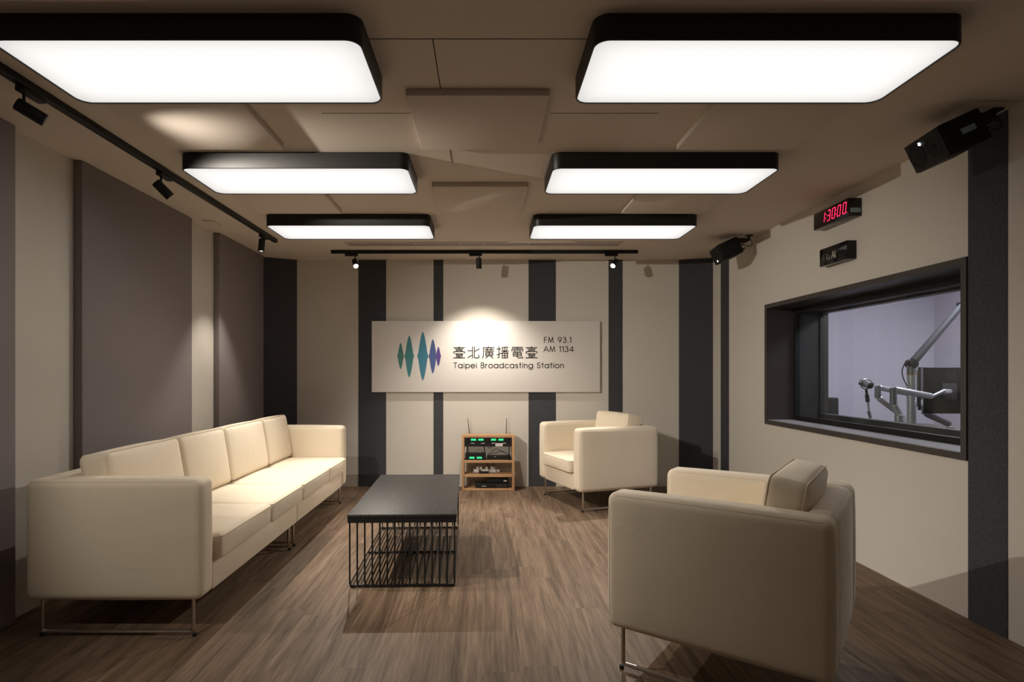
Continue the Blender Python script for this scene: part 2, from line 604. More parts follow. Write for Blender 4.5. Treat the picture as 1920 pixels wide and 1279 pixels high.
XH = 0.72
GLYPH = {
    'T': (0.62, [[(0, 1), (0.62, 1)], [(0.31, 1), (0.31, 0)]]),
    'a': (0.76, [arc(0.36, 0.36, 0.36, 0.36, 0, 360, 22), [(0.72, XH), (0.72, 0)]]),
    'i': (0.06, [[(0.03, XH), (0.03, 0)], [(0.03, 0.96), (0.03, 1.0)]]),
    'p': (0.76, [arc(0.40, 0.36, 0.36, 0.36, 0, 360, 22), [(0.04, XH), (0.04, -0.28)]]),
    'e': (0.74, [[(0.02, 0.36), (0.72, 0.36)] + arc(0.37, 0.36, 0.35, 0.36, 0, 318, 20)]),
    'B': (0.60, [[(0.04, 0), (0.04, 1), (0.30, 1)] + arc(0.30, 0.77, 0.23, 0.23, 90, -90) + [(0.04, 0.54)],
                 [(0.30, 0.54)] + arc(0.30, 0.27, 0.28, 0.27, 90, -90) + [(0.04, 0)]]),
    'r': (0.34, [[(0.04, XH), (0.04, 0)], arc(0.32, 0.44, 0.28, 0.27, 180, 95, 8)]),
    'o': (0.74, [arc(0.37, 0.36, 0.36, 0.36, 0, 360, 22)]),
    'd': (0.76, [arc(0.36, 0.36, 0.36, 0.36, 0, 360, 22), [(0.72, 1.0), (0.72, 0)]]),
    'c': (0.68, [arc(0.37, 0.36, 0.36, 0.36, 45, 315, 18)]),
    's': (0.46, [arc(0.22, 0.53, 0.17, 0.18, 30, 250, 10) + arc(0.23, 0.18, 0.19, 0.18, 70, -150, 10)]),
    't': (0.34, [[(0.17, 1.0), (0.17, 0)], [(0, XH), (0.34, XH)]]),
    'n': (0.60, [[(0.04, XH), (0.04, 0)], arc(0.30, 0.44, 0.26, 0.27, 180, 0, 12) + [(0.56, 0)]]),
    'g': (0.76, [arc(0.36, 0.36, 0.36, 0.36, 0, 360, 22), [(0.72, XH), (0.72, 0.02)] + arc(0.37, 0.02, 0.35, 0.32, 0, -160, 12)]),
    'h': (0.60, [[(0.04, 1.0), (0.04, 0)], arc(0.30, 0.44, 0.26, 0.27, 180, 0, 12) + [(0.56, 0)]]),
    'S': (0.58, [arc(0.28, 0.76, 0.22, 0.24, 20, 255, 12) + arc(0.29, 0.26, 0.26, 0.26, 75, -165, 12)]),
    'F': (0.48, [[(0.04, 0), (0.04, 1), (0.48, 1)], [(0.04, 0.54), (0.44, 0.54)]]),
    'M': (0.86, [[(0.02, 0), (0.14, 1), (0.43, 0.05), (0.72, 1), (0.84, 0)]]),
    'A': (0.76, [[(0, 0), (0.38, 1), (0.76, 0)], [(0.13, 0.34), (0.63, 0.34)]]),
    'O': (0.98, [arc(0.49, 0.5, 0.47, 0.5, 0, 360, 26)]),
    '9': (0.62, [arc(0.31, 0.69, 0.29, 0.30, 0, 360, 20), [(0.585, 0.60), (0.25, 0)]]),
    '3': (0.56, [arc(0.25, 0.77, 0.20, 0.22, 150, -90, 12), arc(0.25, 0.275, 0.26, 0.275, 90, -155, 12)]),
    '.': (0.08, [[(0.04, 0.0), (0.04, 0.05)]]),
    '1': (0.26, [[(0.02, 0.84), (0.20, 1.0), (0.20, 0)]]),
    '4': (0.64, [[(0.48, 0), (0.48, 1), (0.02, 0.26), (0.64, 0.26)]]),
    ' ': (0.30, []),
}
def rect_s(x0, y0, x1, y1):
    return [(x0, y0), (x1, y0), (x1, y1), (x0, y1), (x0, y0)]
TAI = [[(3, 8), (97, 8)], [(50, 0), (50, 20)], [(16, 20), (84, 20)], rect_s(26, 31, 74, 42),
       [(3, 55), (3, 46), (10, 42), (90, 42), (97, 46), (97, 55)], [(14, 61), (86, 61)], [(42, 61), (26, 74), (76, 73)],
       [(66, 66), (80, 77)], [(50, 74), (50, 97)], [(24, 86), (76, 86)], [(0, 97), (100, 97)]]
CJK = [
    TAI,
    [[(42, 0), (42, 100)], [(2, 35), (42, 35)], [(2, 93), (42, 72)],
     [(58, 0), (58, 90), (64, 97), (90, 97), (97, 90), (97, 72)], [(98, 20), (58, 42)]],
    [[(53, 0), (53, 8)], [(8, 8), (98, 8)], [(8, 8), (8, 72), (1, 99)], [(22, 24), (96, 24)], [(42, 15), (42, 38)],
     [(74, 15), (74, 38)], [(20, 38), (98, 38)], rect_s(28, 50, 88, 78), [(28, 64), (88, 64)], [(58, 38), (58, 78)],
     [(44, 83), (28, 98)], [(72, 83), (88, 98)]],
    [[(18, 0), (18, 90), (8, 97)], [(0, 20), (34, 20)], [(0, 72), (34, 58)], [(44, 8), (94, 3)], [(38, 37), (100, 37)],
     [(68, 5), (68, 98)], [(48, 17), (54, 28)], [(90, 15), (82, 28)], [(68, 37), (40, 57)], [(68, 37), (98, 57)],
     rect_s(46, 59, 92, 97), [(46, 78), (92, 78)]],
    [[(6, 5), (94, 5)], [(3, 38), (3, 22), (8, 18), (92, 18), (97, 22), (97, 38)], [(50, 5), (50, 44)],
     [(18, 29), (38, 29)], [(62, 29), (82, 29)], [(18, 41), (38, 41)], [(62, 41), (82, 41)], rect_s(15, 52, 85, 80),
     [(15, 66), (85, 66)], [(50, 52), (50, 90), (57, 97), (96, 97), (98, 88)]],
    TAI,
]

def text_strokes(s, gap=0.16):
    out, x = [], 0.0
    for ch in s:
        w, st = GLYPH[ch]
        out += [[(p[0] + x, p[1]) for p in l] for l in st]
        x += w + gap
    return out, x - gap

def stroke_mesh(mb, strokes, O, U, V, w, depth):
    """flat raised strokes of width w in the plane O + u*U + v*V, standing depth proud along U x V"""
    U, V, O = Vector(U), Vector(V), Vector(O)
    N = U.normalized().cross(V.normalized())
    for line in strokes:
        P = [O + U * p[0] + V * p[1] for p in line]
        for a, b in zip(P[:-1], P[1:]):
            d = b - a
            if d.length < 1e-7:
                continue
            t = d.normalized()
            s_ = N.cross(t) * (w / 2)
            a2, b2 = a - t * w * 0.42, b + t * w * 0.42
            base = [a2 - s_, b2 - s_, b2 + s_, a2 + s_]
            vs_ = base + [p + N * depth for p in base]
            mb.add(vs_, [(0, 3, 2, 1), (4, 5, 6, 7), (0, 1, 5, 4), (1, 2, 6, 5), (2, 3, 7, 6), (3, 0, 4, 7)])
    return mb

# ------------------------------------------------------------------ room shell
XL, XP, XR, YB, Y0 = -2.31, -2.26, 2.373, 6.155, -1.2     # left recess, left panel face, right wall, back wall, wall behind
WT = 0.47                                                 # right wall thickness
struct('floor', MB().bounds((XL - 0.1, Y0 - 0.1, -0.1), (5.1, 6.6, 0)), M['floor'],
       'grey brown wood plank floor running towards the back wall', 'floor')
struct('ceiling', MB().bounds((XL - 0.1, Y0 - 0.1, H), (5.1, 6.6, H + 0.1)), M['ceiling'],
       'beige painted ceiling carrying black framed light boxes', 'ceiling')
struct('wall_back', MB().bounds((XL - 0.1, YB, 0), (XR + 0.02, YB + 0.12, H)), M['wall'],
       'cream woven back wall with charcoal vertical stripes behind the sign', 'wall')
struct('wall_left', MB().bounds((XL - 0.1, Y0, 0), (XL, YB, H)), M['wall'],
       'cream left wall seen between the mauve grey panels', 'wall')
struct('wall_front', MB().bounds((XL - 0.1, Y0 - 0.1, 0), (5.1, Y0, H)), M['wall'],
       'cream wall behind the camera', 'wall')
# window hole in the right wall
WY0, WY1, WZ0, WZ1 = 2.852, 4.908, 0.776, 1.778
mb = MB()
mb.bounds((XR, Y0, 0), (XR + WT, WY0, H))
mb.bounds((XR, WY1, 0), (XR + WT, YB + 0.12, H))
mb.bounds((XR, WY0, 0), (XR + WT, WY1, WZ0))
mb.bounds((XR, WY0, WZ1), (XR + WT, WY1, H))
struct('wall_right', mb, M['wall'], 'cream right wall with the control room window', 'wall')

# thin joint lines between the ceiling boards
mb = MB()
for a, b in (((-0.62, 2.073), (0.62, 2.077)), ((-0.188, 2.077), (-0.184, 2.45)), ((0.30, 2.668), (0.80, 2.672)),
             ((-0.75, 2.668), (-0.34, 2.672)), ((-0.188, 3.04), (-0.184, 3.30))):
    mb.bounds((a[0], a[1], H - 0.0008), (b[0], b[1], H + 0.004))
struct('trim_1', mb, M['seam'], 'dark hairline joints between the ceiling boards', 'ceiling joint')

def stripe(n, x0, x1, label):
    struct('trim_%d' % n, MB().bounds((x0, YB - 0.004, 0), (x1, YB + 0.01, H)), M['felt'], label, 'wall stripe')
S = YB / F_PX
stripe(2, (672 - VPX) * S, (724 - VPX) * S, 'charcoal felt stripe behind the left end of the sign')
stripe(3, (813 - VPX) * S, (831 - VPX) * S, 'narrow charcoal felt stripe above and below the emblem on the sign')
stripe(4, (991 - VPX) * S, (1042 - VPX) * S, 'charcoal felt stripe right of the oak cabinet, behind the sign')
stripe(5, (1141 - VPX) * S, (1167 - VPX) * S, 'charcoal felt stripe just right of the sign')
struct('trim_6', MB().prism([(-1.988, YB + 0.01), (-1.988, YB - 0.004), (-2.286, 6.005), (XL - 0.02, 5.99), (XL - 0.02, YB + 0.01)], 0, H),
       M['felt'], 'wide charcoal felt strip across the back left corner', 'wall stripe')
struct('trim_7', MB().prism([(2.055, YB + 0.01), (2.055, YB - 0.004), (2.372, 6.045), (XR + 0.02, 6.04), (XR + 0.02, YB + 0.01)], 0, H),
       M['felt'], 'wide charcoal felt strip across the back right corner', 'wall stripe')
struct('trim_8', MB().bounds((XR - 0.004, 5.648, 0), (XR + 0.01, 5.839, H)), M['felt'],
       'narrow charcoal felt stripe on the right wall under the far loudspeaker', 'wall stripe')
struct('trim_9', MB().bounds((XR - 0.004, 2.637, 0), (XR + 0.01, 2.850, H)), M['felt'],
       'charcoal felt stripe on the right wall beside the window', 'wall stripe')

# ------------------------------------------------------------------ control room behind the window
BX0, BX1 = XR + WT, 4.85
struct('wall_control_right', MB().bounds((BX1, Y0, 0), (BX1 + 0.1, 6.5, H)), M['booth_wall'],
       'lilac right wall of the control room seen through the window', 'wall')
struct('wall_control_back', MB().bounds((BX0, YB + 0.12, 0), (BX1, YB + 0.22, H)), M['booth_wall'],
       'pale lilac back wall of the control room seen through the window', 'wall')

# window: lining, two frames, two panes
win = bpy.data.objects.new('window_1', None)
COL.objects.link(win)
win['kind'] = 'structure'
win['label'] = 'dark framed control room window in the right wall'
win['category'] = 'window'
FT = 0.034
def ring(x0, x1, o, i):
    """rectangular ring in the y-z plane, o and i = (y0, y1, z0, z1) outer and inner"""
    m_ = MB()
    m_.bounds((x0, o[0], o[2]), (x1, i[0], o[3]))
    m_.bounds((x0, i[1], o[2]), (x1, o[1], o[3]))
    m_.bounds((x0, i[0], o[2]), (x1, i[1], i[2]))
    m_.bounds((x0, i[0], i[3]), (x1, i[1], o[3]))
    return m_
outer = (WY0, WY1, WZ0, WZ1)
inner = (WY0 + FT, WY1 - FT, WZ0 + FT, WZ1 - FT)
o = struct('window_frame', ring(XR - 0.012, XR + 0.215, outer, inner), M['frame'], '', '', win)
o['label'] = 'deep dark brown window lining'
in2 = (inner[0] + 0.012, inner[1] - 0.012, inner[2] + 0.004, inner[3] - 0.045)
g1 = (in2[0] + 0.02, in2[1] - 0.012, in2[2] + 0.045, in2[3] - 0.0)
struct('glazing_bead', ring(XR + 0.215, XR + 0.25, outer, (inner[0] + 0.03, inner[1] - 0.03, inner[2] + 0.04, inner[3] - 0.05)), M['frame_black'], '', '', win)
struct('gap_lining', ring(XR + 0.25, XR + 0.425, outer, (inner[0] + 0.02, inner[1] - 0.02, inner[2] + 0.012, inner[3] - 0.03)), M['frame_grey'], '', '', win)
struct('inner_frame', ring(XR + 0.425, XR + WT + 0.02, outer, (inner[0] + 0.05, inner[1] - 0.03, inner[2] + 0.055, inner[3] - 0.045)), M['frame_grey'], '', '', win)
struct('sill_board', MB().bounds((XR + 0.004, inner[0], inner[2] - 0.002), (XR + 0.214, inner[1], inner[2] + 0.003)), M['sill'], '', '', win)
struct('window_glass', MB().bounds((XR + 0.228, inner[0] + 0.02, inner[2] + 0.03), (XR + 0.234, inner[1] - 0.02, inner[3] - 0.04)), M['glass'], '', '', win)
struct('window_glass', MB().bounds((XR + 0.442, inner[0] + 0.02, inner[2] + 0.03), (XR + 0.448, inner[1] - 0.02, inner[3] - 0.03)), M['glass'], '', '', win)

# unseen ceiling lamp, added to light the control room
t = thing('ceiling_light', 'unseen flat white ceiling light added to light the control room', 'ceiling light', (3.9, 4.3, H))
MB().bounds((-0.32, -0.62, -0.05), (0.32, 0.62, -0.0005)).build('housing', M['white_plastic'], t, 0)
MB().bounds((-0.30, -0.60, -0.056), (0.30, 0.60, -0.0505)).build('diffuser', emit_mat('added control room lamp', (0.94, 0.92, 1.0), 23.0), t, 0)

# ------------------------------------------------------------------ wall and ceiling panels
for y0, y1, lab in ((1.57, 2.80, 'mauve grey acoustic panel at the left edge, nearest the camera'),
                    (3.262, 4.487, 'mauve grey acoustic panel behind the near half of the sofa'),
                    (4.950, 5.936, 'mauve grey acoustic panel by the back left corner, beside the charcoal strip')):
    m_ = MB().rbox(((XL + XP) / 2 + 0.001, (y0 + y1) / 2, H / 2), (XP - XL, y1 - y0, H - 0.006), 0.004, 2)
    tag(m_.build('acoustic_panel', M['mauve']), lab, 'wall panel', 'tall acoustic panels on the left wall')

rows = [(1.22, 1.82), (2.44, 3.035), (3.64, 4.26)]
cols = [(-1.655, -1.05), (-0.331, 0.272), (1.0, 1.60)]
wr = ['in the front row', 'in the middle row', 'in the back row']
wc = ['left', 'centre', 'right']
for i, (y0, y1) in enumerate(rows):
    for j, (x0, x1) in enumerate(cols):
        lab = ['beige ceiling panel at the top edge of the photo, left of centre', 'beige ceiling panel at the top edge of the photo between the front light boxes',
               'beige ceiling panel at the top edge of the photo, right of centre',
               'beige ceiling panel between the front and middle left light boxes', 'largest looking beige ceiling panel, in the aisle just before the middle light boxes',
               'beige ceiling panel between the front and middle right light boxes',
               'beige ceiling panel between the middle and back left light boxes', 'beige ceiling panel in the aisle just before the back light boxes',
               'beige ceiling panel between the middle and back right light boxes'][i * 3 + j]
        m_ = MB().rbox(((x0 + x1) / 2, (y0 + y1) / 2, H - 0.0145), (x1 - x0, y1 - y0, 0.029), 0.003, 2)
        tag(m_.build('ceiling_panel', M['ceiling_panel']), lab, 'ceiling panel', 'square acoustic panels on the ceiling')

# ------------------------------------------------------------------ ceiling light boxes
def light_box(label, x0, y0):
    Wd, Dp, Ht, r, wall = 1.243, 0.465, 0.088, 0.055, 0.007
    t = thing('ceiling_light', label, 'ceiling light', (x0, y0, H), 0, 'black framed light boxes')
    out = rrect(0, 0, Wd, Dp, r)
    inn = rrect(wall, wall, Wd - wall, Dp - wall, r - wall)
    n = len(out)
    m_ = MB()
    zt, zb = -0.0005, -Ht
    vs_ = [(x, y, zt) for x, y in out] + [(x, y, zb + 0.004) for x, y in out]
    o2 = rrect(0.002, 0.002, Wd - 0.002, Dp - 0.002, r - 0.002)
    vs_ += [(x, y, zb) for x, y in o2] + [(x, y, zb) for x, y in inn] + [(x, y, -0.006) for x, y in inn]
    fs = []
    for L in range(4):
        for i in range(n):
            a, b = L * n + i, L * n + (i + 1) % n
            fs.append((a, b, b + n, a + n))
    fs.append(tuple(range(n)))
    fs.append(tuple(range(4 * n, 5 * n)))
    m_.add(vs_, fs)
    m_.build('housing', M['lamp_black'], t, 40)
    d = MB()
    iz = rrect(wall + 0.0005, wall + 0.0005, Wd - wall - 0.0005, Dp - wall - 0.0005, r - wall)
    d.add([(x, y, zb + 0.004) for x, y in iz], [tuple(range(len(iz)))])
    d.build('diffuser', M['diffuser'], t, 0)
    q = 0.014
    MB().prism(rrect(q, q, Wd - q, Dp - q, r - q), -0.010, -0.0065).build('led_board', M['led_board'], t, 0)
    return t
for side, x0 in (('left', -1.656), ('right', 0.365)):
    for pos, y0 in (('front', 1.925), ('middle', 3.14), ('back', 4.365)):
        light_box({'front': 'largest looking black framed light box at the top %s, nearest the camera',
                   'middle': 'black framed light box in the middle of the %s row',
                   'back': 'smallest looking black framed light box, last of the %s row'}[pos] % side, x0, y0)

# ------------------------------------------------------------------ track lighting
tag(MB().rbox((-1.871, (0.6 + 5.2) / 2, H - 0.0165), (0.036, 4.6, 0.032), 0.003, 2).build('track_rail', M['track_black']),
    'long black light track running along the left of the ceiling', 'light track')
tag(MB().rbox((-0.003, 5.67, H - 0.0165), (2.99, 0.036, 0.032), 0.003, 2).build('track_rail', M['track_black']),
    'black light track across the ceiling before the back wall', 'light track')

def track_spot(label, base, along, target, watts, angle, blend, lens, L=0.105, stem=0.035, col=SPOT_COL):
    """base: point on the underside of the rail; along: unit vector of the rail"""
    base = Vector(base)
    along = Vector(along)
    t = thing('track_spotlight', label, 'spotlight', base, 0, 'track spotlights')
    ang = math.atan2(along.y, along.x)
    MB().rbox(along * 0.035 + Vector((0, 0, -0.0125)), (0.125, 0.034, 0.024), 0.004, 2, R=Rz(ang)).build('track_adapter', M['track_black'], t)
    joint = Vector((0, 0, -0.024 - stem))
    MB().tube([(0, 0, -0.02), joint], 0.0055, 10).build('arm', M['track_black'], t)
    d = (Vector(target) - (base + joint)).normalized()
    R_ = 0.0265
    side = Vector((0, 0, -1)) - d * d.dot(Vector((0, 0, -1)))
    off = side.normalized() * (R_ - 0.004) if side.length > 0.15 else Vector((0, 0, 0))
    start = joint + off - d * 0.018
    b = MB().lathe([(0, R_ - 0.004), (0.004, R_), (L, R_), (L, R_ - 0.003), (L - 0.012, R_ - 0.005)], start, d, 24)
    b.build('lamp_head', M['track_black'], t)
    MB().lathe([(L - 0.0115, R_ - 0.006), (L - 0.009, R_ - 0.006)], start, d, 24).build('lens', lens, t)
    ld = bpy.data.lights.new('spot_beam', 'SPOT')
    ld.energy = watts
    ld.color = col
    ld.spot_size = radians(angle)
    ld.spot_blend = blend
    ld.shadow_soft_size = 0.011
    lo = bpy.data.objects.new('spot_beam', ld)
    lo.location = base + start + d * (L + 0.022)
    lo.rotation_euler = d.to_track_quat('-Z', 'Y').to_euler()
    COL.objects.link(lo)
    lo.parent = t
    lo.matrix_parent_inverse = Matrix.Translation(-base)
    return t
ZR = H - 0.033
track_spot('black spotlight at the front of the left track, outside the photo', (-1.871, 0.72, ZR), (0, 1, 0), (-0.65, 3.5, 0.3), 60, 58, 0.6, M['lens_dim'])
track_spot('nearest black spotlight on the left track, tilted towards the back of the room', (-1.871, 2.36, ZR), (0, 1, 0), (1.2, 4.9, 0.4), 215, 94, 0.85, M['lens_dim'])
track_spot('black spotlight on the middle of the left track, tilted towards the coffee table', (-1.871, 3.36, ZR), (0, 1, 0), (-0.2, 4.6, 0.3), 78, 84, 0.6, M['lens_dim'])
track_spot('black spotlight pointing straight down at the far end of the left track', (-1.871, 4.88, ZR), (0, 1, 0), (-1.95, 4.72, 0.4), 42, 78, 0.6, M['lens_dim'])
track_spot('left spotlight of the back track, glaring at the camera', (-1.265, 5.67, ZR), (-1, 0, 0), (-0.35, 3.45, 0.2), 122, 88, 0.55, M['lens'])
track_spot('black spotlight at the centre of the back track, turned to the sign', (-0.055, 5.67, ZR), (-1, 0, 0), (0.0, 6.04, 0.0), 88, 106, 1.0, M['lens_dim'])
track_spot('right spotlight of the back track, glaring at the camera', (1.27, 5.67, ZR), (-1, 0, 0), (-0.35, 3.45, 0.2), 122, 88, 0.55, M['lens'])

# long slot vent and small ceiling plates
t = thing('ceiling_vent', 'long narrow slot vent in the ceiling before the back track', 'air vent', (0, 5.39, H))
fr = MB()
fr.bounds((-1.29, -0.085, -0.006), (1.27, -0.06, -0.0005)).bounds((-1.29, 0.06, -0.006), (1.27, 0.085, -0.0005))
fr.bounds((-1.29, -0.06, -0.006), (-1.27, 0.06, -0.0005)).bounds((1.25, -0.06, -0.006), (1.27, 0.06, -0.0005))
fr.build('vent_frame', M['vent_white'], t, 0)
for i in range(12):
    x0 = -1.268 + i * 0.21
    MB().bounds((x0, -0.058, -0.0045), (x0 + 0.203, 0.058, -0.0006)).build('slot', M['vent'], t, 0)
t = MB().rbox((-2.17, 4.63, H - 0.004), (0.075, 0.16, 0.007), 0.002, 2).build('ceiling_plate', M['vent_white'])
tag(t, 'small flat beige plate on the ceiling left of the track', 'ceiling plate')
t = MB().rbox((2.24, 2.62, H - 0.003), (0.22, 0.14, 0.005), 0.002, 2).build('ceiling_plate', M['ceiling'])
tag(t, 'flat beige mounting plate on the ceiling above the near loudspeaker', 'ceiling plate')

# ------------------------------------------------------------------ loudspeakers
def loudspeaker(label, bx, by, stick, led_low):
    """bx, by: bracket position at the ceiling"""
    t = thing('loudspeaker', label, 'loudspeaker', (bx, by, H - (0.0065 if stick else 0.0005)), 0, 'loudspeakers hung from the ceiling')
    tilt = radians(24)
    yaw = radians(-7)
    # local box frame: a = facing axis, b = long axis (away from the camera), c = up
    R = Matrix.Rotation(yaw, 3, 'Z') @ Matrix.Rotation(-tilt, 3, 'Y')
    a = R @ Vector((-1, 0, 0))
    bb = R @ Vector((0, 1, 0))
    c = R @ Vector((0, 0, 1))
    ctr = Vector((-0.178, 0.045, -0.128))
    Ln, Hh, Dd = 0.25, 0.145, 0.175
    body = MB()
    body.rbox(ctr, (Dd, Ln, Hh), 0.008, 3, R=R)
    body.build('cabinet', M['speaker'], t)
    fc = ctr + a * (Dd / 2)
    baf = MB()
    baf.rbox(fc + a * 0.004, (0.012, Ln - 0.006, Hh - 0.006), 0.004, 2, R=R)
    baf.build('baffle', M['speaker'], t)
    wf = fc + bb * 0.062 + a * 0.008
    MB().lathe([(0.0, 0.056), (0.004, 0.056), (0.004, 0.051), (0.0025, 0.049), (0.0022, 0.02), (0.004, 0.016), (0.005, 0.001)], wf, a, 30).build('woofer', M['cone'], t)
    tw = fc - bb * 0.055 + a * 0.0085
    MB().lathe([(0, 0.050), (0.003, 0.049), (0.002, 0.043), (0.002, 0.016), (0.005, 0.012), (0.0075, 0.001)], tw, a, 30).build('tweeter', M['cone'], t)
    lp = fc + bb * 0.016 + c * (-0.048 if led_low else 0.045) + a * 0.011
    MB().box(lp, (0.004, 0.012, 0.012), R @ Matrix.Rotation(radians(20), 3, 'X')).build('indicator_light', M['led'], t, 0)
    if stick:
        s_ = MB()
        s_.box(ctr - bb * (Ln / 2 + 0.0006) + a * -0.012 + c * 0.004, (0.062, 0.0012, 0.026), R)
        s_.build('sticker', M['sticker'], t, 0)
    # rear connectors
    k = MB()
    rc = ctr - a * (Dd / 2)
    k.lathe([(0, 0.010), (0.02, 0.010), (0.022, 0.006), (0.04, 0.005)], rc - bb * 0.07 - c * 0.045, -a, 12)
    k.lathe([(0, 0.008), (0.018, 0.008), (0.02, 0.005), (0.035, 0.004)], rc - bb * 0.07 - c * 0.012, -a, 12)
    k.build('plug', M['rubber'], t)
    # bracket: plate on ceiling, post, yoke onto the cabinet's top
    br = MB()
    br.rbox((0, 0, -0.005), (0.05, 0.05, 0.009), 0.002, 2)
    br.tube([(0, 0, -0.006), (-0.004, 0, -0.05)], 0.009, 10)
    br.rbox((-0.085, -0.012, -0.052), (0.085, 0.06, 0.044), 0.005, 2)
    br.tube([(-0.004, 0, -0.03), (-0.03, -0.004, -0.052), (-0.07, -0.01, -0.054)], 0.013, 10)
    br.build('bracket', M['track_black'], t)
    cb = [Vector((0.01, 0.0, -0.03)), Vector((0.03, -0.02, -0.07)), Vector((0.02, -0.03, -0.13)),
          rc - bb * 0.07 - c * 0.012 - a * 0.034]
    pts = []
    for i in range(13):
        s_ = i / 12
        p = cb[0] * (1 - s_) ** 3 + cb[1] * 3 * s_ * (1 - s_) ** 2 + cb[2] * 3 * s_ ** 2 * (1 - s_) + cb[3] * s_ ** 3
        pts.append(p)
    MB().tube(pts, 0.003, 8).build('cable', M['rubber'], t)
    return t
loudspeaker('large looking black loudspeaker under the ceiling at the near right, with a pale blue sticker', 2.297, 2.62, True, False)
loudspeaker('small looking black loudspeaker under the ceiling near the back right corner', 2.297, 5.05, False, True)

# ------------------------------------------------------------------ clock and on-air box on the right wall
def wall_box(name, label, cat, y_near, y_far, z0, z1, depth, mat):
    t = thing(name, label, cat, (XR, (y_near + y_far) / 2, z0))
    hy = (y_far - y_near) / 2
    MB().rbox((-depth / 2 - 0.0005, 0, (z1 - z0) / 2), (depth - 0.001, 2 * hy, z1 - z0), 0.003, 2).build('casing', mat, t)
    return t, hy
t, hy = wall_box('digital_clock', 'black digital wall clock showing a time in red digits above the window', 'clock', 3.658, 4.045, 2.195, 2.308, 0.085, M['clock'])
SEG = {'0': 'abcdef', '1': 'bc', '3': 'abgcd'}
def digit(mb, ch, x, w, h, O, U, V, th, dep):
    g = {'a': ((0, h), (w, h)), 'b': ((w, h / 2), (w, h)), 'c': ((w, 0), (w, h / 2)), 'd': ((0, 0), (w, 0)),
         'e': ((0, 0), (0, h / 2)), 'f': ((0, h / 2), (0, h)), 'g': ((0, h / 2), (w, h / 2))}
    for s_ in SEG[ch]:
        (x0, y0), (x1, y1) = g[s_]
        dx, dy = x1 - x0, y1 - y0
        l = math.hypot(dx, dy)
        ux, uy = dx / l * th * 0.55, dy / l * th * 0.55
        sl = 0.16
        a = (x + x0 + ux + (y0 + uy) * sl, y0 + uy)
        b = (x + x1 - ux + (y1 - uy) * sl, y1 - uy)
        stroke_mesh(mb, [[a, b]], O, U, V, th, dep)
O = Vector((-0.0855, hy, 0.026))
U, V = Vector((0, -1, 0)), Vector((0, 0, 1))
dh, dw = 0.066, 0.030
LW = 2 * hy
for ch, fx in (('1', 0.30), ('3', 0.435), ('0', 0.575), ('0', 0.725), ('0', 0.875)):
    mb = MB()
    digit(mb, ch, fx * LW - (0.012 if ch != '1' else 0.022) + 0.0015, dw, dh, O, U, V, 0.0062, 0.0008)
    mb.build('red_digit', M['red'], t, 0)
for fx in (0.368, 0.648):
    mb = MB()
    for zz in (0.020, 0.046):
        stroke_mesh(mb, [[(fx * LW + zz * 0.16, zz), (fx * LW + zz * 0.16 + 0.0015, zz)]], O, U, V, 0.006, 0.0008)
    mb.build('red_colon', M['red'], t, 0)
mb = MB()
stroke_mesh(mb, [[(0.952 * LW, 0.001), (0.952 * LW + 0.0015, 0.001)]], O, U, V, 0.006, 0.0008)
mb.build('red_point', M['red'], t, 0)
MB().box((-0.041, -hy - 0.0006, 0.036), (0.066, 0.0012, 0.028)).build('sticker', M['sticker'], t, 0)
MB().lathe([(0, 0.004), (0.002, 0.003)], (-0.0846, hy - 0.012, 0.014), (-1, 0, 0), 12).build('screw', M['silver_dark'], t)

t, hy = wall_box('on_air_sign', 'black box sign with unlit grey lettering between the clock and the window', 'sign', 3.709, 4.013, 1.935, 2.053, 0.062, M['acrylic'])
st, tw_ = text_strokes('On Air', 0.14)
mb = MB()
k = 0.150 / tw_
stroke_mesh(mb, st, Vector((-0.0622, hy - 0.045, 0.034)), Vector((0, -k, 0)), Vector((0, 0, 0.046)), 0.0056, 0.0006)
mb.build('lettering', M['sign_grey'], t, 0)

# ------------------------------------------------------------------ sign on the back wall
YS = 6.118
S2 = (YS - 0.0) / F_PX
sx0, sx1 = (697 - VPX) * S2, (1125 - VPX) * S2
sz0, sz1 = EYE - (735.5 - VPY) * S2, EYE + (VPY - 602) * S2
t = thing('wall_sign', 'white oblong station sign with coloured wave emblem on the back wall', 'sign', ((sx0 + sx1) / 2, YB - 0.005, sz0))
ox, oy, oz = t.location
MB().rbox((0, (YS + YB - 0.005) / 2 - oy, (sz1 - sz0) / 2), (sx1 - sx0, YB - 0.005 - YS, sz1 - sz0), 0.002, 2).build('sign_board', M['board'], t)
def sp(px, py):
    return Vector(((px - VPX) * S2 - ox, YS - oy - 0.0002, EYE - (py - VPY) * S2 - oz))
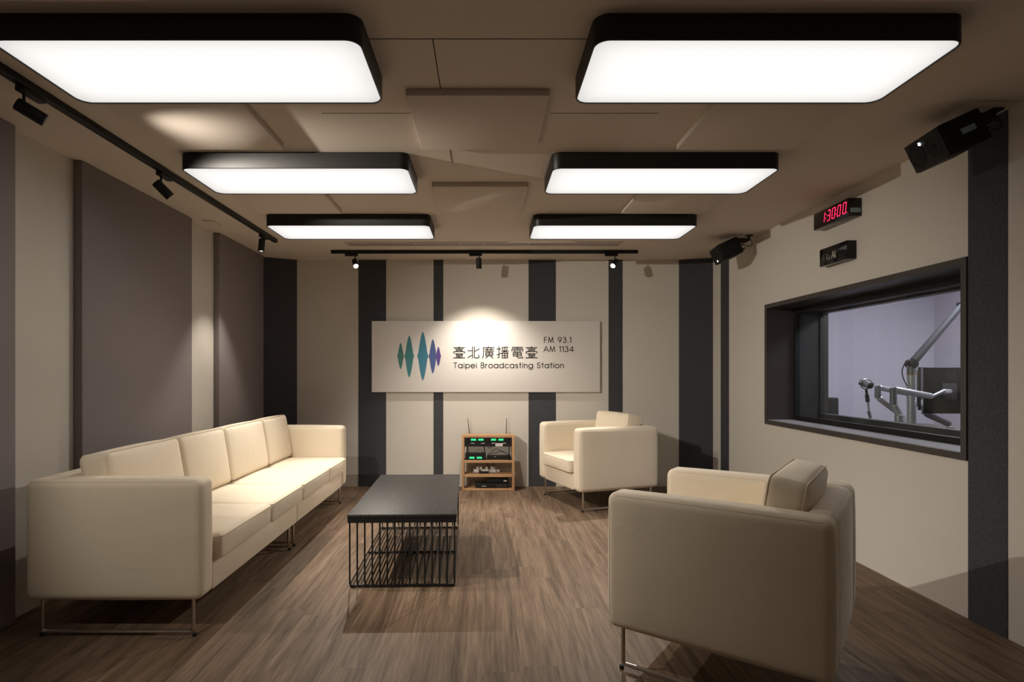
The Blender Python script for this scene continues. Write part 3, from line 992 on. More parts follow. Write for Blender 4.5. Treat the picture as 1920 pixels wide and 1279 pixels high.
# emblem: five spindles joined at the waist line
for i, (cx, hw, top, bot) in enumerate(((751.2, 6.6, 643, 692.5), (767.3, 9.3, 629.8, 708), (792.8, 10.6, 622.6, 713.3),
                                        (811.6, 8.0, 636.3, 700.3), (822, 5.2, 650.3, 686.5))):
    mid = 668.0
    pts = []
    n = 24
    def wd(s_):
        return hw * (0.86 * max(0.0, 1 - s_) ** 0.60 + 0.14 * max(0, 1 - s_ * 7)) if s_ < 1 else 0
    top_y = [mid + (top - mid) * q / n for q in range(n + 1)]
    bot_y = [mid + (bot - mid) * q / n for q in range(n + 1)]
    seq = [(wd(q / n) + (0.35 if q == n else 0.0), y) for q, y in enumerate(top_y)]
    seq_b = [(wd(q / n) + (0.35 if q == n else 0.0), y) for q, y in enumerate(bot_y)]
    right = list(reversed(seq)) + seq_b[1:]
    poly = [sp(cx + w, y) for w, y in right] + [sp(cx - w, y) for w, y in reversed(right)]
    m_ = MB()
    nn = len(poly)
    vs_ = poly + [p + Vector((0, -0.0012 - 0.0003 * i, 0)) for p in poly]
    fs = []
    half = nn // 2
    for q in range(half - 1):
        a, b, c_, d_ = q, q + 1, nn - 2 - q, nn - 1 - q
        fs.append((a, b, c_, d_))
        fs.append((a + nn, d_ + nn, c_ + nn, b + nn))
    fs += [(q, (q + 1) % nn, (q + 1) % nn + nn, q + nn) for q in range(nn)]
    m_.add(vs_, fs)
    e = m_.build('emblem_wave', M['wave%d' % i], t, 0)
    e['label'] = ['sea green', 'teal', 'blue', 'indigo', 'violet'][i] + ' spindle of the emblem'
for i, gx in enumerate((850.2, 877.0, 904.8, 931.8, 959.2, 985.9)):
    st = [[(p[0] / 100.0, 1 - p[1] / 100.0) for p in l] for l in CJK[i]]
    mb = MB()
    stroke_mesh(mb, st, sp(gx, 671.9), Vector((21.5 * S2, 0, 0)), Vector((0, 0, 21.7 * S2)), 1.65 * S2, 0.0012)
    mb.build('chinese_character', M['ink'], t, 0)
def latin(name, s, x0, x1, base, cap, wpx, gap=0.16):
    """one part per word"""
    tw_ = text_strokes(s, gap)[1]
    u = 0.0
    for word in s.split(' '):
        st, ww = text_strokes(word, gap)
        m_ = MB()
        stroke_mesh(m_, [[(p[0] + u, p[1]) for p in l] for l in st], sp(x0, base), Vector(((x1 - x0) / tw_ * S2, 0, 0)), Vector((0, 0, cap * S2)), wpx * S2, 0.0012)
        m_.build(name, M['ink'], t, 0)
        u += ww + gap + GLYPH[' '][0] + gap
latin('english_word', 'Taipei Broadcasting Station', 850.6, 1057, 690.0, 9.6, 1.35, 0.24)
latin('frequency_word', 'FM 93.1', 1020.0, 1071, 642.4, 9.8, 1.3, 0.24)
latin('frequency_word', 'AM 1134', 1019.5, 1075.5, 659.6, 9.8, 1.3, 0.20)

# ------------------------------------------------------------------ sofas and armchairs
def piping_loop(w, d, z, r, c, rad=0.0028, bulge=0.0):
    pts = [(x + c[0], y + c[1], z) for x, y in rrect(-w / 2, -d / 2, w / 2, d / 2, r, 5)]
    return MB().tube(pts, rad, 6, closed=True)

def sled(x0, x1, y, parent, ztop=0.18):
    """chromed loop leg in the x-z plane with two small feet"""
    lg = MB()
    rr = 0.0085
    lg.tube(fillet([(x0, y, ztop), (x0, y, 0.014 + rr), (x1, y, 0.014 + rr), (x1, y, ztop)], 0.012, 4), rr, 10)
    o_ = lg.build('sled_leg', M['chrome'], parent)
    for x in (x0 + 0.006, x1 - 0.006):
        MB().lathe([(0, 0.009), (0.014, 0.009)], (x, y, 0.0), (0, 0, 1), 12).build('foot', M['rubber'], o_)
    return o_

DEP, ARM, ZB, ZA = 0.80, 0.135, 0.175, 0.722
def seat_unit(name, label, cat, length, arms, cushions, loc, rz, group, back_cush, pillow=False, arm_w=ARM, cush_front=0.03):
    """local frame: x from front (0) to rear (-DEP) so that the front faces +x, y along the length"""
    t = thing(name, label, cat, loc, rz, group)
    bt = 0.105 if pillow else 0.135
    slide = -0.03 if pillow else 0.0
    y0, y1 = 0.0, length
    if 0 in arms:
        m_ = MB().rbox((-DEP / 2, arm_w / 2, (ZB + ZA) / 2), (DEP, arm_w, ZA - ZB), 0.036, 5, (0.006, 0.010, 0.006), 8)
        o_ = m_.build('armrest', M['fabric'], t)
        arm_seam(o_, 0, arm_w, True)
        y0 = arm_w
    if 1 in arms:
        m_ = MB().rbox((-DEP / 2, length - arm_w / 2, (ZB + ZA) / 2), (DEP, arm_w, ZA - ZB), 0.036, 5, (0.006, 0.010, 0.006), 8)
        o_ = m_.build('armrest', M['fabric'], t)
        arm_seam(o_, length - arm_w, length, False)
        y1 = length - arm_w
    ya_, yb_ = y0 - (0.03 if 0 in arms else -0.001), y1 + (0.03 if 1 in arms else -0.001)
    m_ = MB().rbox((-DEP + bt / 2, (ya_ + yb_) / 2, (ZB + ZA) / 2), (bt, yb_ - ya_, ZA - ZB), 0.036, 5, (0.008, 0.0, 0.006), 8)
    m_.build('backrest', M['fabric'], t)
    m_ = MB().rbox((-DEP / 2 - 0.004, (y0 + y1) / 2, (ZB + 0.322) / 2 + 0.0005), (DEP - 0.012, y1 - y0 - 0.002, 0.322 - ZB), 0.012, 3)
    m_.build('seat_base', M['fabric'], t)
    # seat cushions
    edges = [y0] + [y0 + (y1 - y0) * c_ for c_ in cushions] + [y1]
    sd0, sd1 = -DEP + bt + 0.004, cush_front
    for a, b in zip(edges[:-1], edges[1:]):
        w = b - a - 0.005
        cz = (0.324 + 0.442) / 2
        m_ = MB().rbox(((sd0 + sd1) / 2, (a + b) / 2, cz), (sd1 - sd0, w, 0.118), 0.026, 4, (0.006, 0.0, 0.014), 8)
        cu = m_.build('seat_cushion', M['fabric'], t)
        for zz in (0.442 - 0.013, 0.324 + 0.013):
            piping_loop(sd1 - sd0 + 0.0, w - 0.004, zz, 0.028, ((sd0 + sd1) / 2, (a + b) / 2)).build('piping', M['piping'], cu)
    # back cushions, leaning
    eb = [y0] + [y0 + (y1 - y0) * c_ for c_ in back_cush] + [y1]
    lean = radians(9)
    for a, b in zip(eb[:-1], eb[1:]):
        w = b - a - 0.006
        hgt, th = 0.375, 0.15
        Rl = Matrix.Rotation(-lean, 3, 'Y')
        ctr = Vector((-DEP + bt + th / 2 + 0.036 + slide, (a + b) / 2, 0.447 + hgt / 2))
        m_ = MB().rbox(ctr, (th, w, hgt), 0.034, 5, (0.022, 0.004, 0.008), 10, R=Rl)
        cu = m_.build('back_cushion', M['fabric'], t)
        for sgn in (-1, 1):
            lp = rrect(-w / 2 + 0.003, -hgt / 2 + 0.003, w / 2 - 0.003, hgt / 2 - 0.003, 0.034, 5)
            pts = [Rl @ Vector((sgn * (th / 2 - 0.013), u, v)) + ctr for u, v in lp]
            MB().tube(pts, 0.003, 6, closed=True).build('piping', M['piping'], cu)
    sled(-0.055, -DEP + 0.055, 0.045, t)
    sled(-0.055, -DEP + 0.055, length - 0.045, t)
    return t

def arm_seam(o_, ya, yb, outer_low):
    """thin sewn lines along the outer and inner top edges and down the front of an armrest"""
    for y, s_ in ((ya, -1), (yb, 1)):
        m_ = MB()
        e = 0.0105
        yy = y + (e if s_ < 0 else -e) + s_ * 0.0006
        pts = [(-DEP + 0.03, yy, ZA - e), (-0.05, yy, ZA - e), (-0.022, yy, ZA - 0.018), (-e, yy, ZA - 0.05), (-e, yy, ZB + 0.04)]
        m_.tube(fillet(pts, 0.03, 4), 0.0016, 6)
        m_.build('seam', M['piping'], o_)

SX = -1.281
seat_unit('sofa', 'cream two seat sofa half with the near armrest, closest to the camera on the left', 'sofa', 1.383, (0,), (0.53,),
          (SX, 2.62, 0), 0, 'cream sofas along the left wall', (0.53,))
seat_unit('sofa', 'cream two seat sofa half with the far armrest, brightly lit by the back left corner', 'sofa', 1.383, (1,), (0.55,),
          (SX, 4.007, 0), 0, 'cream sofas along the left wall', (0.55,))

# armchairs: local +x is the front; length runs along local y
def armchair(label, near_front, theta, W=0.84):
    """near_front: floor point under the front corner of the arm nearest the camera; theta: heading of the chair"""
    yd = Vector((-sin(theta), cos(theta)))
    o_ = Vector(near_front) - yd * W
    return seat_unit('armchair', label, 'armchair', W, (0, 1), (), (o_.x, o_.y, 0), theta, 'cream armchairs on the right', (), True)
armchair('cream armchair by the back wall, right of the oak cabinet', (0.812, 4.96), radians(199.5))
armchair('cream armchair at the front right with its back to the window, nearest the camera', (0.493, 2.367), radians(143.5))

# ------------------------------------------------------------------ coffee table
t = thing('coffee_table', 'black coffee table with a speckled top on a cage of bent black rods', 'coffee table', (-0.462, 3.245, 0), radians(1.7))
TW, TL = 0.61, 1.27
MB().rbox((0, TL / 2, 0.407), (TW, TL, 0.018), 0.003, 2).build('table_top', M['granite'], t)
fr = MB()
for x in (-TW / 2 + 0.0105, TW / 2 - 0.0105):
    fr.bounds((x - 0.0085, 0.002, 0.369), (x + 0.0085, TL - 0.002, 0.3975))
for y in (0.0105, TL - 0.0105):
    fr.bounds((-TW / 2 + 0.019, y - 0.0085, 0.369), (TW / 2 - 0.019, y + 0.0085, 0.3975))
fr.build('top_frame', M['iron'], t, 0)
nr = 15
for i in range(nr):
    x = -TW / 2 + 0.0125 + (TW - 0.025) * i / (nr - 1)
    pts = fillet([(x, 0.012, 0.37), (x, 0.012, 0.021), (x, TL - 0.012, 0.021), (x, TL - 0.012, 0.37)], 0.022, 4)
    MB().tube(pts, 0.0048, 8).build('rod', M['iron'], t)
for y in (0.028, TL / 2, TL - 0.028):
    MB().rbox((0, y, 0.0105), (TW - 0.02, 0.014, 0.013), 0.002, 2).build('crossbar', M['iron'], t)
for x in (-TW / 2 + 0.03, TW / 2 - 0.03):
    for y in (0.028, TL - 0.028):
        MB().lathe([(0, 0.008), (0.005, 0.008)], (x, y, 0), (0, 0, 1), 12).build('foot', M['rubber'], t)

# ------------------------------------------------------------------ oak cabinet and the equipment in it
YC = 5.914
SC = YC / F_PX
def cz(py):
    return EYE - (py - VPY) * SC
def cx(px):
    return (px - VPX) * SC
cab = thing('cabinet', 'small open oak cabinet with two shelves standing against the back wall', 'cabinet', (cx(915.4), YC, 0))
cox = cab.location.x
YR = 0.165
def cb(name, x0, x1, z0, z1, y1=YR):
    return MB().rbox(((cx(x0) + cx(x1)) / 2 - cox, y1 / 2, (z0 + z1) / 2), (abs(cx(x1) - cx(x0)), y1, abs(z1 - z0)), 0.0015, 1).build(name, M['oak'], cab)
zt = cz(816.2)
cb('side_panel', 866, 870.6, 0, zt)
cb('side_panel', 960.2, 964.8, 0, zt)
cb('top_panel', 870.7, 960.1, cz(821), zt)
cb('shelf', 870.7, 960.1, cz(868.2), cz(863.2))
cb('shelf', 870.7, 960.1, cz(894.9), cz(890))
cb('bottom_panel', 870.7, 960.1, 0.002, cz(916.3))
def zoom_x(u):                                       # measured on an enlarged crop of the cabinet
    return cx(850 + u / 7.99)
def zoom_z(v):
    return cz(770 + v / 7.99)
zs1, zs2, zb_ = cz(863.2) + 0.0008, cz(890) + 0.0008, cz(916.3) + 0.0008

# rack stand with the upper receiver on it
t = thing('rack_stand', 'black metal rack stand with slim legs on the top shelf of the oak cabinet', 'rack stand', (cx(915), YC + 0.07, zs1))
ox, oy, oz = t.location
def loc_box(u0, u1, v0, v1, y0, y1, o_=None):
    return ((zoom_x(u0) - ox, y0 - oy, zoom_z(v1) - oz), (zoom_x(u1) - ox, y1 - oy, zoom_z(v0) - oz))
m_ = MB().bounds(*loc_box(172, 870, 482, 540, YC + 0.003, YC + 0.13))
m_.build('rack_tray', M['device'], t, 0)
for u in (290, 440, 600, 760):
    m_ = MB().bounds(*loc_box(u - 26, u + 26, 485, 494, YC + 0.0012, YC + 0.0028))
    m_.build('label_strip', M['card'], t, 0)
for u, lean in ((205, 12), (465, 0), (830, -55)):
    p0 = Vector((zoom_x(u) - ox, YC + 0.0065 - oy, zoom_z(540) - oz))
    p1 = Vector((zoom_x(u - lean * 0.2) - ox, YC + 0.0065 - oy, 0.0))
    MB().box((p0 + p1) / 2, (0.011, 0.007, (p0 - p1).length)).build('leg', M['device'], t, 0)
MB().bounds(*loc_box(630, 740, 489, 536, YC + 0.0005, YC + 0.0028)).build('card', M['white_plastic'], t, 0)

def receiver(label, u0, u1, v0, v1, disp, y0, y1, ant):
    t = thing('wireless_receiver', label, 'receiver', ((zoom_x(u0) + zoom_x(u1)) / 2, YC + 0.07, zoom_z(v1)), 0, 'wireless receivers in the oak cabinet')
    ox, oy, oz = t.location
    def B(a, b, c_, d_, y0, y1):
        return MB().bounds((zoom_x(a) - ox, y0 - oy, zoom_z(d_) - oz), (zoom_x(b) - ox, y1 - oy, zoom_z(c_) - oz))
    B(u0, u1, v0, v1, y0, y1).build('casing', M['device'], t, 0)
    for a, b, c_, d_ in disp:
        B(a, b, c_, d_, y0 - 0.0015, y0 - 0.0002).build('green_display', M['green'], t, 0)
    kn = MB()
    for a, b, c_, d_ in disp:
        uu = b + 14
        kn.lathe([(0, 0.0045), (0.006, 0.004)], (zoom_x(uu) - ox, y0 - oy, zoom_z((c_ + d_) / 2) - oz), (0, -1, 0), 12)
    kn.build('knob', M['device_grey'], t)
    for (a, b, c_, d_) in ant:
        p1 = Vector((zoom_x(a) * 1.032 - ox, YC + 0.19 - oy, EYE - (770 + b / 7.99 - VPY) * (YC + 0.19) / F_PX - oz))
        p0 = Vector((zoom_x(c_) * 1.032 - ox, YC + 0.19 - oy, EYE - (770 + d_ / 7.99 - VPY) * (YC + 0.19) / F_PX - oz))
        base = Vector((p0.x, p0.y, 0.02))
        MB().tube([Vector((p0.x, y1 - oy - 0.004, 0.02)), base, p0, p0.lerp(p1, 0.5), p1], [0.004, 0.0045, 0.0045, 0.0035, 0.0025], 8).build('antenna', M['rubber'], t)
    return t
receiver('wide black receiver with four green displays and two antennas, uppermost in the oak cabinet', 172, 870, 412, 478,
         [(262, 341, 424, 452), (374, 452, 424, 452), (565, 641, 424, 452), (677, 752, 424, 452)], YC + 0.012, YC + 0.13,
         [(213, 112, 242, 345), (797, 112, 791, 345)])
receiver('short black receiver with two green displays, low on the left in the oak cabinet', 178, 488, 652, 741,
         [(240, 316, 695, 722), (352, 428, 695, 722)], YC + 0.012, YC + 0.13, [])
t = thing('mixer_box', 'low black device at the lower right of the top shelf of the oak cabinet', 'audio device', (zoom_x(690), YC + 0.07, zs1))
ox, oy, oz = t.location
MB().bounds((zoom_x(502) - ox, YC + 0.02 - oy, 0), (zoom_x(866) - ox, YC + 0.13 - oy, zoom_z(690) - oz)).build('casing', M['device'], t, 0)
for q in range(5):
    MB().lathe([(0, 0.004), (0.007, 0.0035)], (zoom_x(545 + q * 62) - ox, YC + 0.02 - oy, (zoom_z(715) - oz)), (0, -1, 0), 10).build('knob', M['device_grey'], t)
MB().bounds((zoom_x(610) - ox, YC + 0.0185 - oy, zoom_z(697) - oz), (zoom_x(640) - ox, YC + 0.0198 - oy, zoom_z(691) - oz)).build('label_strip', M['card'], t, 0)
# cables behind and above
def cable(label, pts, r=0.0028, mat='rubber', group='loose cables in the oak cabinet'):
    P = [Vector(p) for p in pts]
    out = []
    for i in range(len(P) - 1):
        p0, p1, p2, p3 = P[max(0, i - 1)], P[i], P[i + 1], P[min(len(P) - 1, i + 2)]
        for k_ in range(8):
            s_ = k_ / 8
            out.append(0.5 * ((2 * p1) + (p2 - p0) * s_ + (2 * p0 - 5 * p1 + 4 * p2 - p3) * s_ ** 2 + (3 * p1 - p0 - 3 * p2 + p3) * s_ ** 3))
    out.append(P[-1])
    return tag(MB().tube(out, r, 8).build('cable', M[mat]), label, 'cable', group)
def zp(u, v, y):
    return (zoom_x(u), YC + y, zoom_z(v))
cable('black cable drooping from the rack stand over the top shelf of the oak cabinet', [zp(500, 541, .06), zp(545, 572, .055), zp(585, 541, .06)])
cable('thin black cable arching to a peak over the low black device in the oak cabinet', [zp(520, 686, .09), zp(590, 625, .10), zp(650, 590, .10), zp(740, 640, .10), zp(820, 687, .09)], 0.0022)
cable('black cable running along the top of the low black device in the oak cabinet', [zp(520, 660, .07), zp(620, 650, .07), zp(740, 625, .07), zp(850, 686, .06)])
cable('thin black cable curling above the short receiver in the oak cabinet', [zp(330, 649, .08), zp(360, 615, .09), zp(400, 600, .09), zp(440, 649, .08)], 0.0018)
# middle shelf: power strip with plugs, two hanging cables, a black adapter
t = thing('power_strip', 'pale power strip with white plugs on the middle shelf of the oak cabinet', 'power strip', (zoom_x(500), YC + 0.125, zs2))
ox, oy, oz = t.location
MB().rbox((0, 0, 0.017), (0.27, 0.035, 0.032), 0.004, 2).build('casing', M['white_plastic'], t)
for dx_ in (-0.095, -0.06, 0.0, 0.055, 0.085):
    MB().rbox((dx_, -0.004, 0.048), (0.026, 0.026, 0.03), 0.004, 2).build('plug', M['white_plastic'], t)
t = tag(MB().rbox((zoom_x(455), YC + 0.07, zs2 + 0.011), (0.10, 0.03, 0.02), 0.006, 3).rbox((zoom_x(397), YC + 0.07, zs2 + 0.024), (0.02, 0.03, 0.024), 0.005, 2).build('power_adapter', M['device']),
        'small black L shaped adapter on the middle shelf of the oak cabinet', 'adapter')
cable('thick black slanting cable, left one of two on the middle cabinet shelf', [zp(497, 790, .08), zp(520, 850, .075), zp(537, 918, .05), zp(537, 938, .045)], 0.004)
cable('thick black slanting cable, right one of two on the middle cabinet shelf', [zp(580, 790, .08), zp(612, 845, .075), zp(640, 905, .05), zp(650, 938, .045)], 0.004)
# bottom shelf
t = thing('media_recorder', 'flat black recorder with a pale brand strip on the bottom of the oak cabinet', 'recorder', (zoom_x(580), YC + 0.08, zb_))
ox, oy, oz = t.location
MB().rbox((0, 0, 0.025), (zoom_x(830) - zoom_x(325), 0.125, 0.046), 0.006, 3).build('casing', M['device'], t)
MB().bounds((zoom_x(424) - ox, -0.0642, 0.018), (zoom_x(494) - ox, -0.0626, 0.0235)).build('brand_strip', M['card'], t, 0)
MB().bounds((zoom_x(640) - ox, -0.0636, 0.012), (zoom_x(800) - ox, -0.0626, 0.036)).build('front_panel', M['device_grey'], t, 0)
t = thing('set_top_box', 'black box with a small white label stacked on the recorder in the oak cabinet', 'media box', (zoom_x(665), YC + 0.10, zb_ + 0.0487))
ox, oy, oz = t.location
MB().rbox((0, 0, 0.024), (zoom_x(835) - zoom_x(498), 0.09, 0.047), 0.004, 2).build('casing', M['device'], t)
MB().bounds((zoom_x(757) - ox, -0.0465, 0.012), (zoom_x(803) - ox, -0.0453, 0.026)).build('label_strip', M['white_plastic'], t, 0)
cable('grey cable coiled at the left of the bottom shelf of the oak cabinet', [zp(240, 1060, .12), zp(262, 1085, .10), zp(300, 1060, .09), zp(335, 1085, .10), zp(345, 1110, .11)], 0.003, 'device_grey')

# ------------------------------------------------------------------ control room furniture
t = thing('desk', 'dark control room desk below the window, carrying the monitor arms', 'desk', (3.50, 4.35, 0))
MB().rbox((0, 0, 0.735), (0.95, 1.75, 0.03), 0.004, 2).build('desk_top', M['booth_desk'], t)
for x in (-0.42, 0.42):
    for y in (-0.82, 0.82):
        MB().rbox((x, y, 0.36), (0.05, 0.05, 0.7195), 0.003, 2).build('leg', M['frame_grey'], t)
DZ = 0.7505
def zq(u, v, y):                                     # measured on the enlarged crop of the window
    return at(1640 + u / 7.106, 640 + v / 7.106, y)

# large silver microphone boom
yb = 4.60
t = thing('microphone_boom', 'tall silver boom stand with a slanting grey arm in the control room', 'boom stand', (zq(492, 1100, yb).x, yb, DZ))
L0 = Vector(t.location)
p_top = zq(492, 440, yb) - L0
p_ring = zq(492, 452, yb) - L0
p_j = zq(492, 300, yb) - L0
MB().lathe([(0, 0.06), (0.012, 0.058), (0.016, 0.036)], (0, 0, 0), (0, 0, 1), 24).build('base', M['silver_dark'], t)
MB().lathe([(0.014, 0.0325), (p_ring.z, 0.0325)], (0, 0, 0), (0, 0, 1), 24).build('pole', M['silver'], t)
MB().lathe([(p_ring.z + 0.0002, 0.0332), (p_top.z, 0.0332)], (0, 0, 0), (0, 0, 1), 24).build('ring', M['orange'], t)
MB().lathe([(p_top.z + 0.0002, 0.0325), (p_j.z - 0.005, 0.0325)], (0, 0, 0), (0, 0, 1), 24).build('collar', M['silver_dark'], t)
MB().lathe([(-0.033, 0.034), (0.033, 0.034)], (0, 0, p_j.z), (0, 1, 0), 24).build('joint', M['rubber'], t)
p_e = at(1803, 573, yb) - L0
dv = (p_e - p_j).normalized()
MB().tube([p_j + dv * 0.03, p_e], [0.030, 0.022], 16).build('boom_arm', M['boom'], t)
j2 = MB().lathe([(-0.03, 0.026), (0.03, 0.026)], p_e + dv * 0.012, (0, 1, 0), 20).build('joint', M['rubber'], t)
MB().tube([p_e + dv * 0.012, p_e + Vector((0.30, -0.05, -0.16))], [0.02, 0.017], 14).build('boom_arm', M['boom'], t)
pts = [zq(450, 262, yb - 0.036) - L0, zq(395, 310, yb - 0.04) - L0, zq(365, 400, yb - 0.04) - L0, zq(385, 500, yb - 0.04) - L0, zq(435, 600, yb - 0.036) - L0]
o2 = []
for i in range(len(pts) - 1):
    a, b, c_, d_ = pts[max(0, i - 1)], pts[i], pts[i + 1], pts[min(len(pts) - 1, i + 2)]
    for k_ in range(6):
        s_ = k_ / 6
        o2.append(0.5 * ((2 * b) + (c_ - a) * s_ + (2 * a - 5 * b + 4 * c_ - d_) * s_ ** 2 + (3 * b - a - 3 * c_ + d_) * s_ ** 3))
o2.append(pts[-1])
MB().tube(o2, 0.004, 8).build('cable', M['rubber'], t)

# two monitor arms
def beam(mb, a, b, w, h):
    a, b = Vector(a), Vector(b)
    d = b - a
    x = d.normalized()
    y = Vector((0, 1, 0))
    y = (y - x * y.dot(x)).normalized()
    z = x.cross(y)
    R = Matrix((x, y, z)).transposed()
    return mb.rbox((a + b) / 2, (d.length, w, h), min(w, h) * 0.45, 5, R=R)
def monitor_arm(label, ym, base, post_top, elbow_lo, elbow_hi, beam_end, head, head_end, yh):
    b3 = zq(*base, ym)
    t = thing('monitor_stand', label, 'monitor arm', (b3.x, ym, DZ), 0, 'silver monitor stands on the control room desk')
    L0 = Vector(t.location)
    pt = zq(*post_top, ym) - L0
    MB().lathe([(0, 0.045), (0.01, 0.045), (0.012, 0.032), (pt.z, 0.030)], (0, 0, 0), (0, 0, 1), 20).build('post', M['silver'], t)
    el, eh = zq(*elbow_lo, ym) - L0, zq(*elbow_hi, ym) - L0
    beam(MB(), Vector((0, 0, pt.z)), el, 0.05, 0.044).build('lower_arm', M['silver'], t)
    MB().tube([el - Vector((0, 0, 0.008)), eh + Vector((0, 0, 0.010))], 0.023, 16).build('elbow', M['silver_dark'], t)
    be = zq(*beam_end, (ym + yh) / 2) - L0
    beam(MB(), eh, be, 0.05, 0.044).build('upper_arm', M['silver'], t)
    if head:
        h0, h1 = zq(*head, yh) - L0, zq(*head_end, yh + 0.056) - L0
        MB().tube([be, h0], [0.014, 0.014], 12).build('wrist', M['silver_dark'], t)
        beam(MB(), h0, h1, 0.035, 0.038).build('head', M['silver'], t)
    return t
monitor_arm('silver monitor arm nearer the window, its beam crossing to the big dark monitor', 4.26, (330, 1100), (330, 985), (250, 830), (250, 640), (770, 735),
            (905, 672), (1010, 672), 4.30)
monitor_arm('silver monitor arm behind, bent left towards the microphone', 4.72, (360, 1090), (340, 985), (42, 745), (42, 612), (540, 715), None, None, 4.93)

# third arm, low under the big monitor
y3 = 4.50
b3 = zq(1010, 1100, y3)
t = thing('monitor_stand', 'folded silver monitor arm low under the big dark monitor', 'monitor arm', (b3.x, y3, DZ), 0, 'silver monitor stands on the control room desk')
L0 = Vector(t.location)
MB().lathe([(0, 0.045), (0.01, 0.045), (0.012, 0.03), (0.035, 0.03)], (0, 0, 0), (0, 0, 1), 20).build('post', M['silver'], t)
e3 = zq(672, 955, y3) - L0
beam(MB(), Vector((0, 0, 0.055)), e3, 0.05, 0.05).build('lower_arm', M['silver_dark'], t)
MB().tube([e3 - Vector((0, 0, 0.01)), e3 + Vector((0, 0, 0.05))], 0.023, 16).build('elbow', M['silver_dark'], t)
beam(MB(), e3 + Vector((0, 0, 0.05)), e3 + Vector((0.07, 0.10, 0.09)), 0.045, 0.04).build('upper_arm', M['silver'], t)

# big monitor seen from the back
ymn = 4.37
p0, p1 = zq(690, 350, ymn), zq(690, 965, ymn)
hh = p0.z - p1.z
MWD = 0.60
t = thing('monitor', 'wide black monitor seen from behind at the right edge of the window', 'monitor', (p0.x + MWD / 2, ymn, p1.z), radians(-3))
MB().rbox((0, 0.012, hh / 2), (MWD, 0.022, hh), 0.004, 2).build('casing', M['monitor'], t)
MB().rbox((0, 0.0245, hh / 2), (MWD - 0.015, 0.002, hh - 0.015), 0.0009, 1).build('screen', M['acrylic'], t)
Lm = Vector(t.location)
pc = zq(1000, 672, ymn) - Lm
MB().rbox((pc.x, -0.004, pc.z), (0.105, 0.007, 0.125), 0.003, 2).build('mounting_plate', M['boom'], t)
lc = zq(1028, 460, ymn) - Lm
mb = MB()
k_ = 0.034
circ = [(cos(radians(a)) * k_, sin(radians(a)) * k_) for a in range(0, 361, 15)]
stroke_mesh(mb, [circ], (lc.x, 0.0009, lc.z), (1, 0, 0), (0, 0, 1), 0.0035, 0.0009)
hst = [[(-0.012 + p[0] * 0.026 + p[1] * 0.010 - 0.012, -0.012 + p[1] * 0.040) for p in l] for l in GLYPH['h'][1]]
pst = [[(0.004 + p[0] * 0.026 + p[1] * 0.010 - 0.004, -0.012 + p[1] * 0.040) for p in l] for l in GLYPH['p'][1]]
stroke_mesh(mb, hst + pst, (lc.x, 0.0009, lc.z), (1, 0, 0), (0, 0, 1), 0.0035, 0.0009)
mb.build('round_logo', M['boom'], t, 0)

# second monitor seen edge on, behind the boom pole
ym2 = 4.82
q0, q1 = zq(605, 345, ym2), zq(605, 915, ym2)
t = thing('monitor', 'black and grey monitor seen edge on just right of the boom pole', 'monitor', (q0.x, ym2, q1.z), radians(0))
h2 = q0.z - q1.z
ed = Matrix.Rotation(radians(-43.5), 3, 'Z')
def ebox(name, off, size, mat):
    MB().rbox(ed @ Vector((off[0], off[1], h2 / 2)), size, 0.003, 2, R=ed).build(name, mat, t)
ebox('casing', (0.0, 0.20, 0), (0.018, 0.50, h2), M['device'])
ebox('screen', (0.0102, 0.20, 0), (0.002, 0.485, h2 - 0.012), M['acrylic'])
ebox('rear_cover', (-0.0245, 0.20, 0), (0.030, 0.42, h2 - 0.05), M['silver_dark'])

# microphone on its little stand
ymc = 5.00
def zw(u, v, y):                                      # measured on a second enlarged crop of the window
    return at(1530 + u / 4.738, 560 + v / 4.738, y)
b0 = zw(485, 1085, ymc)
t = thing('microphone_stand', 'slim chromed desk stand holding the microphone in the control room', 'microphone stand', (b0.x, ymc, DZ))
L0 = Vector(t.location)
MB().lathe([(0, 0.06), (0.01, 0.06), (0.014, 0.02)], (0, 0, 0), (0, 0, 1), 24).build('base', M['silver_dark'], t)
MB().tube([(0, 0, 0.012), zw(460, 915, ymc) - L0], 0.008, 12).build('rod', M['chrome'], t)
MB().tube([zw(468, 1000, ymc) - L0, zw(485, 1060, ymc) - L0], 0.013, 12).build('clamp', M['silver_dark'], t)
MB().tube([zw(460, 918, ymc) - L0, zw(452, 855, ymc) - L0], 0.016, 14).build('grip', M['rubber'], t)
MB().tube([zw(452, 858, ymc) - L0, zw(446, 808, ymc) - L0], 0.010, 12).build('neck', M['rubber'], t)
mc = zw(445, 758, ymc)
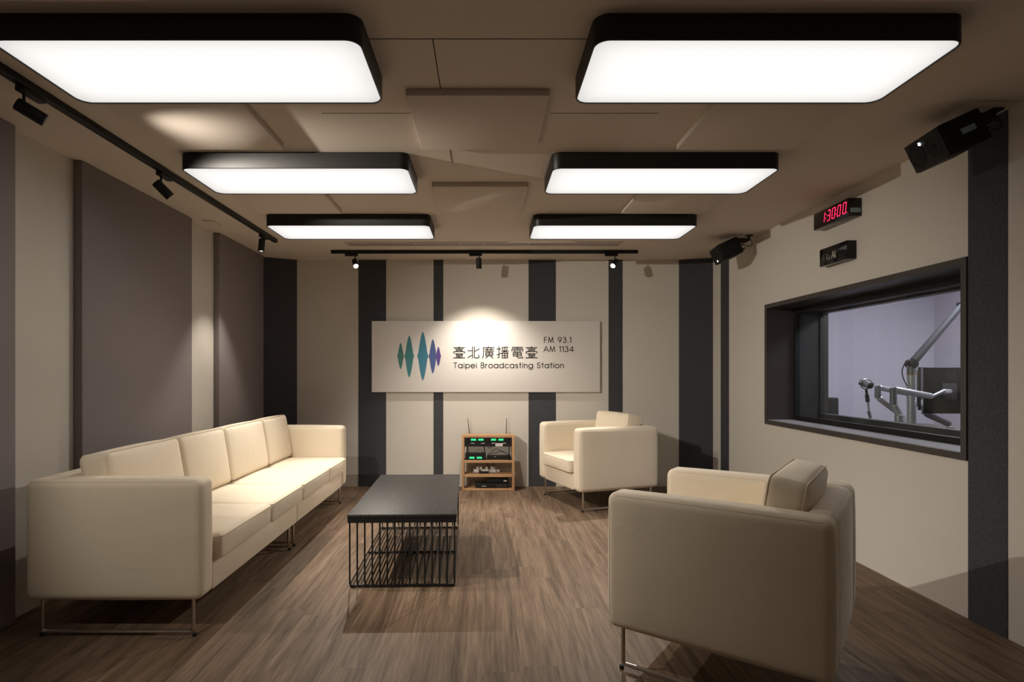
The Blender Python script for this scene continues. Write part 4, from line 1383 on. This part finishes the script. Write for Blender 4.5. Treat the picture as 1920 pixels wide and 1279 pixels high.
t = thing('microphone', 'stubby silver and black microphone in a round mount in the control room', 'microphone', tuple(mc))
dm = Vector((0.35, -0.75, -0.30)).normalized()
MB().lathe([(-0.05, 0.020), (-0.045, 0.030), (0.03, 0.032), (0.034, 0.030)], (0, 0, 0), dm, 24).build('body', M['silver_dark'], t)
MB().lathe([(0.0345, 0.029), (0.05, 0.026), (0.058, 0.012)], (0, 0, 0), dm, 24).build('grille', M['rubber'], t)
MB().tube([(0.050 * cos(2 * pi * i / 28), 0, 0.0425 * sin(2 * pi * i / 28)) for i in range(28)], 0.005, 8, closed=True).build('shock_mount', M['chrome'], t)
kn = MB()
for sx in (-1, 1):
    kn.tube([(sx * 0.034, 0, 0.002), (sx * 0.062, 0, 0.002)], 0.008, 10)
kn.build('knob', M['rubber'], t)

# office chair in the control room, at the far left of the window
yc = 5.55
c0 = zw(105, 985, yc)
t = thing('office_chair', 'black mesh office chair at the left of the control room window', 'office chair', (c0.x - 0.10, yc, 0), radians(-20))
zt_ = zw(90, 885, yc).z
bk = MB()
Rl = Matrix.Rotation(radians(-8), 3, 'X')
bk.rbox((0, 0.22, zt_ - 0.28), (0.44, 0.035, 0.56), 0.017, 3, (0.0, 0.01, 0.0), 6, R=None)
bk.build('backrest', M['mesh_black'], t)
MB().rbox((0, 0, 0.46), (0.48, 0.46, 0.07), 0.03, 4).build('seat', M['mesh_black'], t)
MB().rbox((0, 0.225, 0.40), (0.07, 0.02, 0.36), 0.006, 2).box((0, 0.12, 0.415), (0.07, 0.21, 0.02)).build('back_support', M['frame_grey'], t)
MB().tube([(0, 0, 0.08), (0, 0, 0.43)], 0.025, 14).build('gas_column', M['frame_grey'], t)
for q in range(5):
    a = 2 * pi * q / 5
    lg = MB().tube([(0, 0, 0.085), (0.27 * cos(a), 0.27 * sin(a), 0.065)], [0.024, 0.015], 10).build('leg', M['frame_grey'], t)
    MB().lathe([(-0.018, 0.025), (0.018, 0.025)], (0.27 * cos(a), 0.27 * sin(a), 0.026), (-sin(a), cos(a), 0), 14).build('castor', M['rubber'], lg)
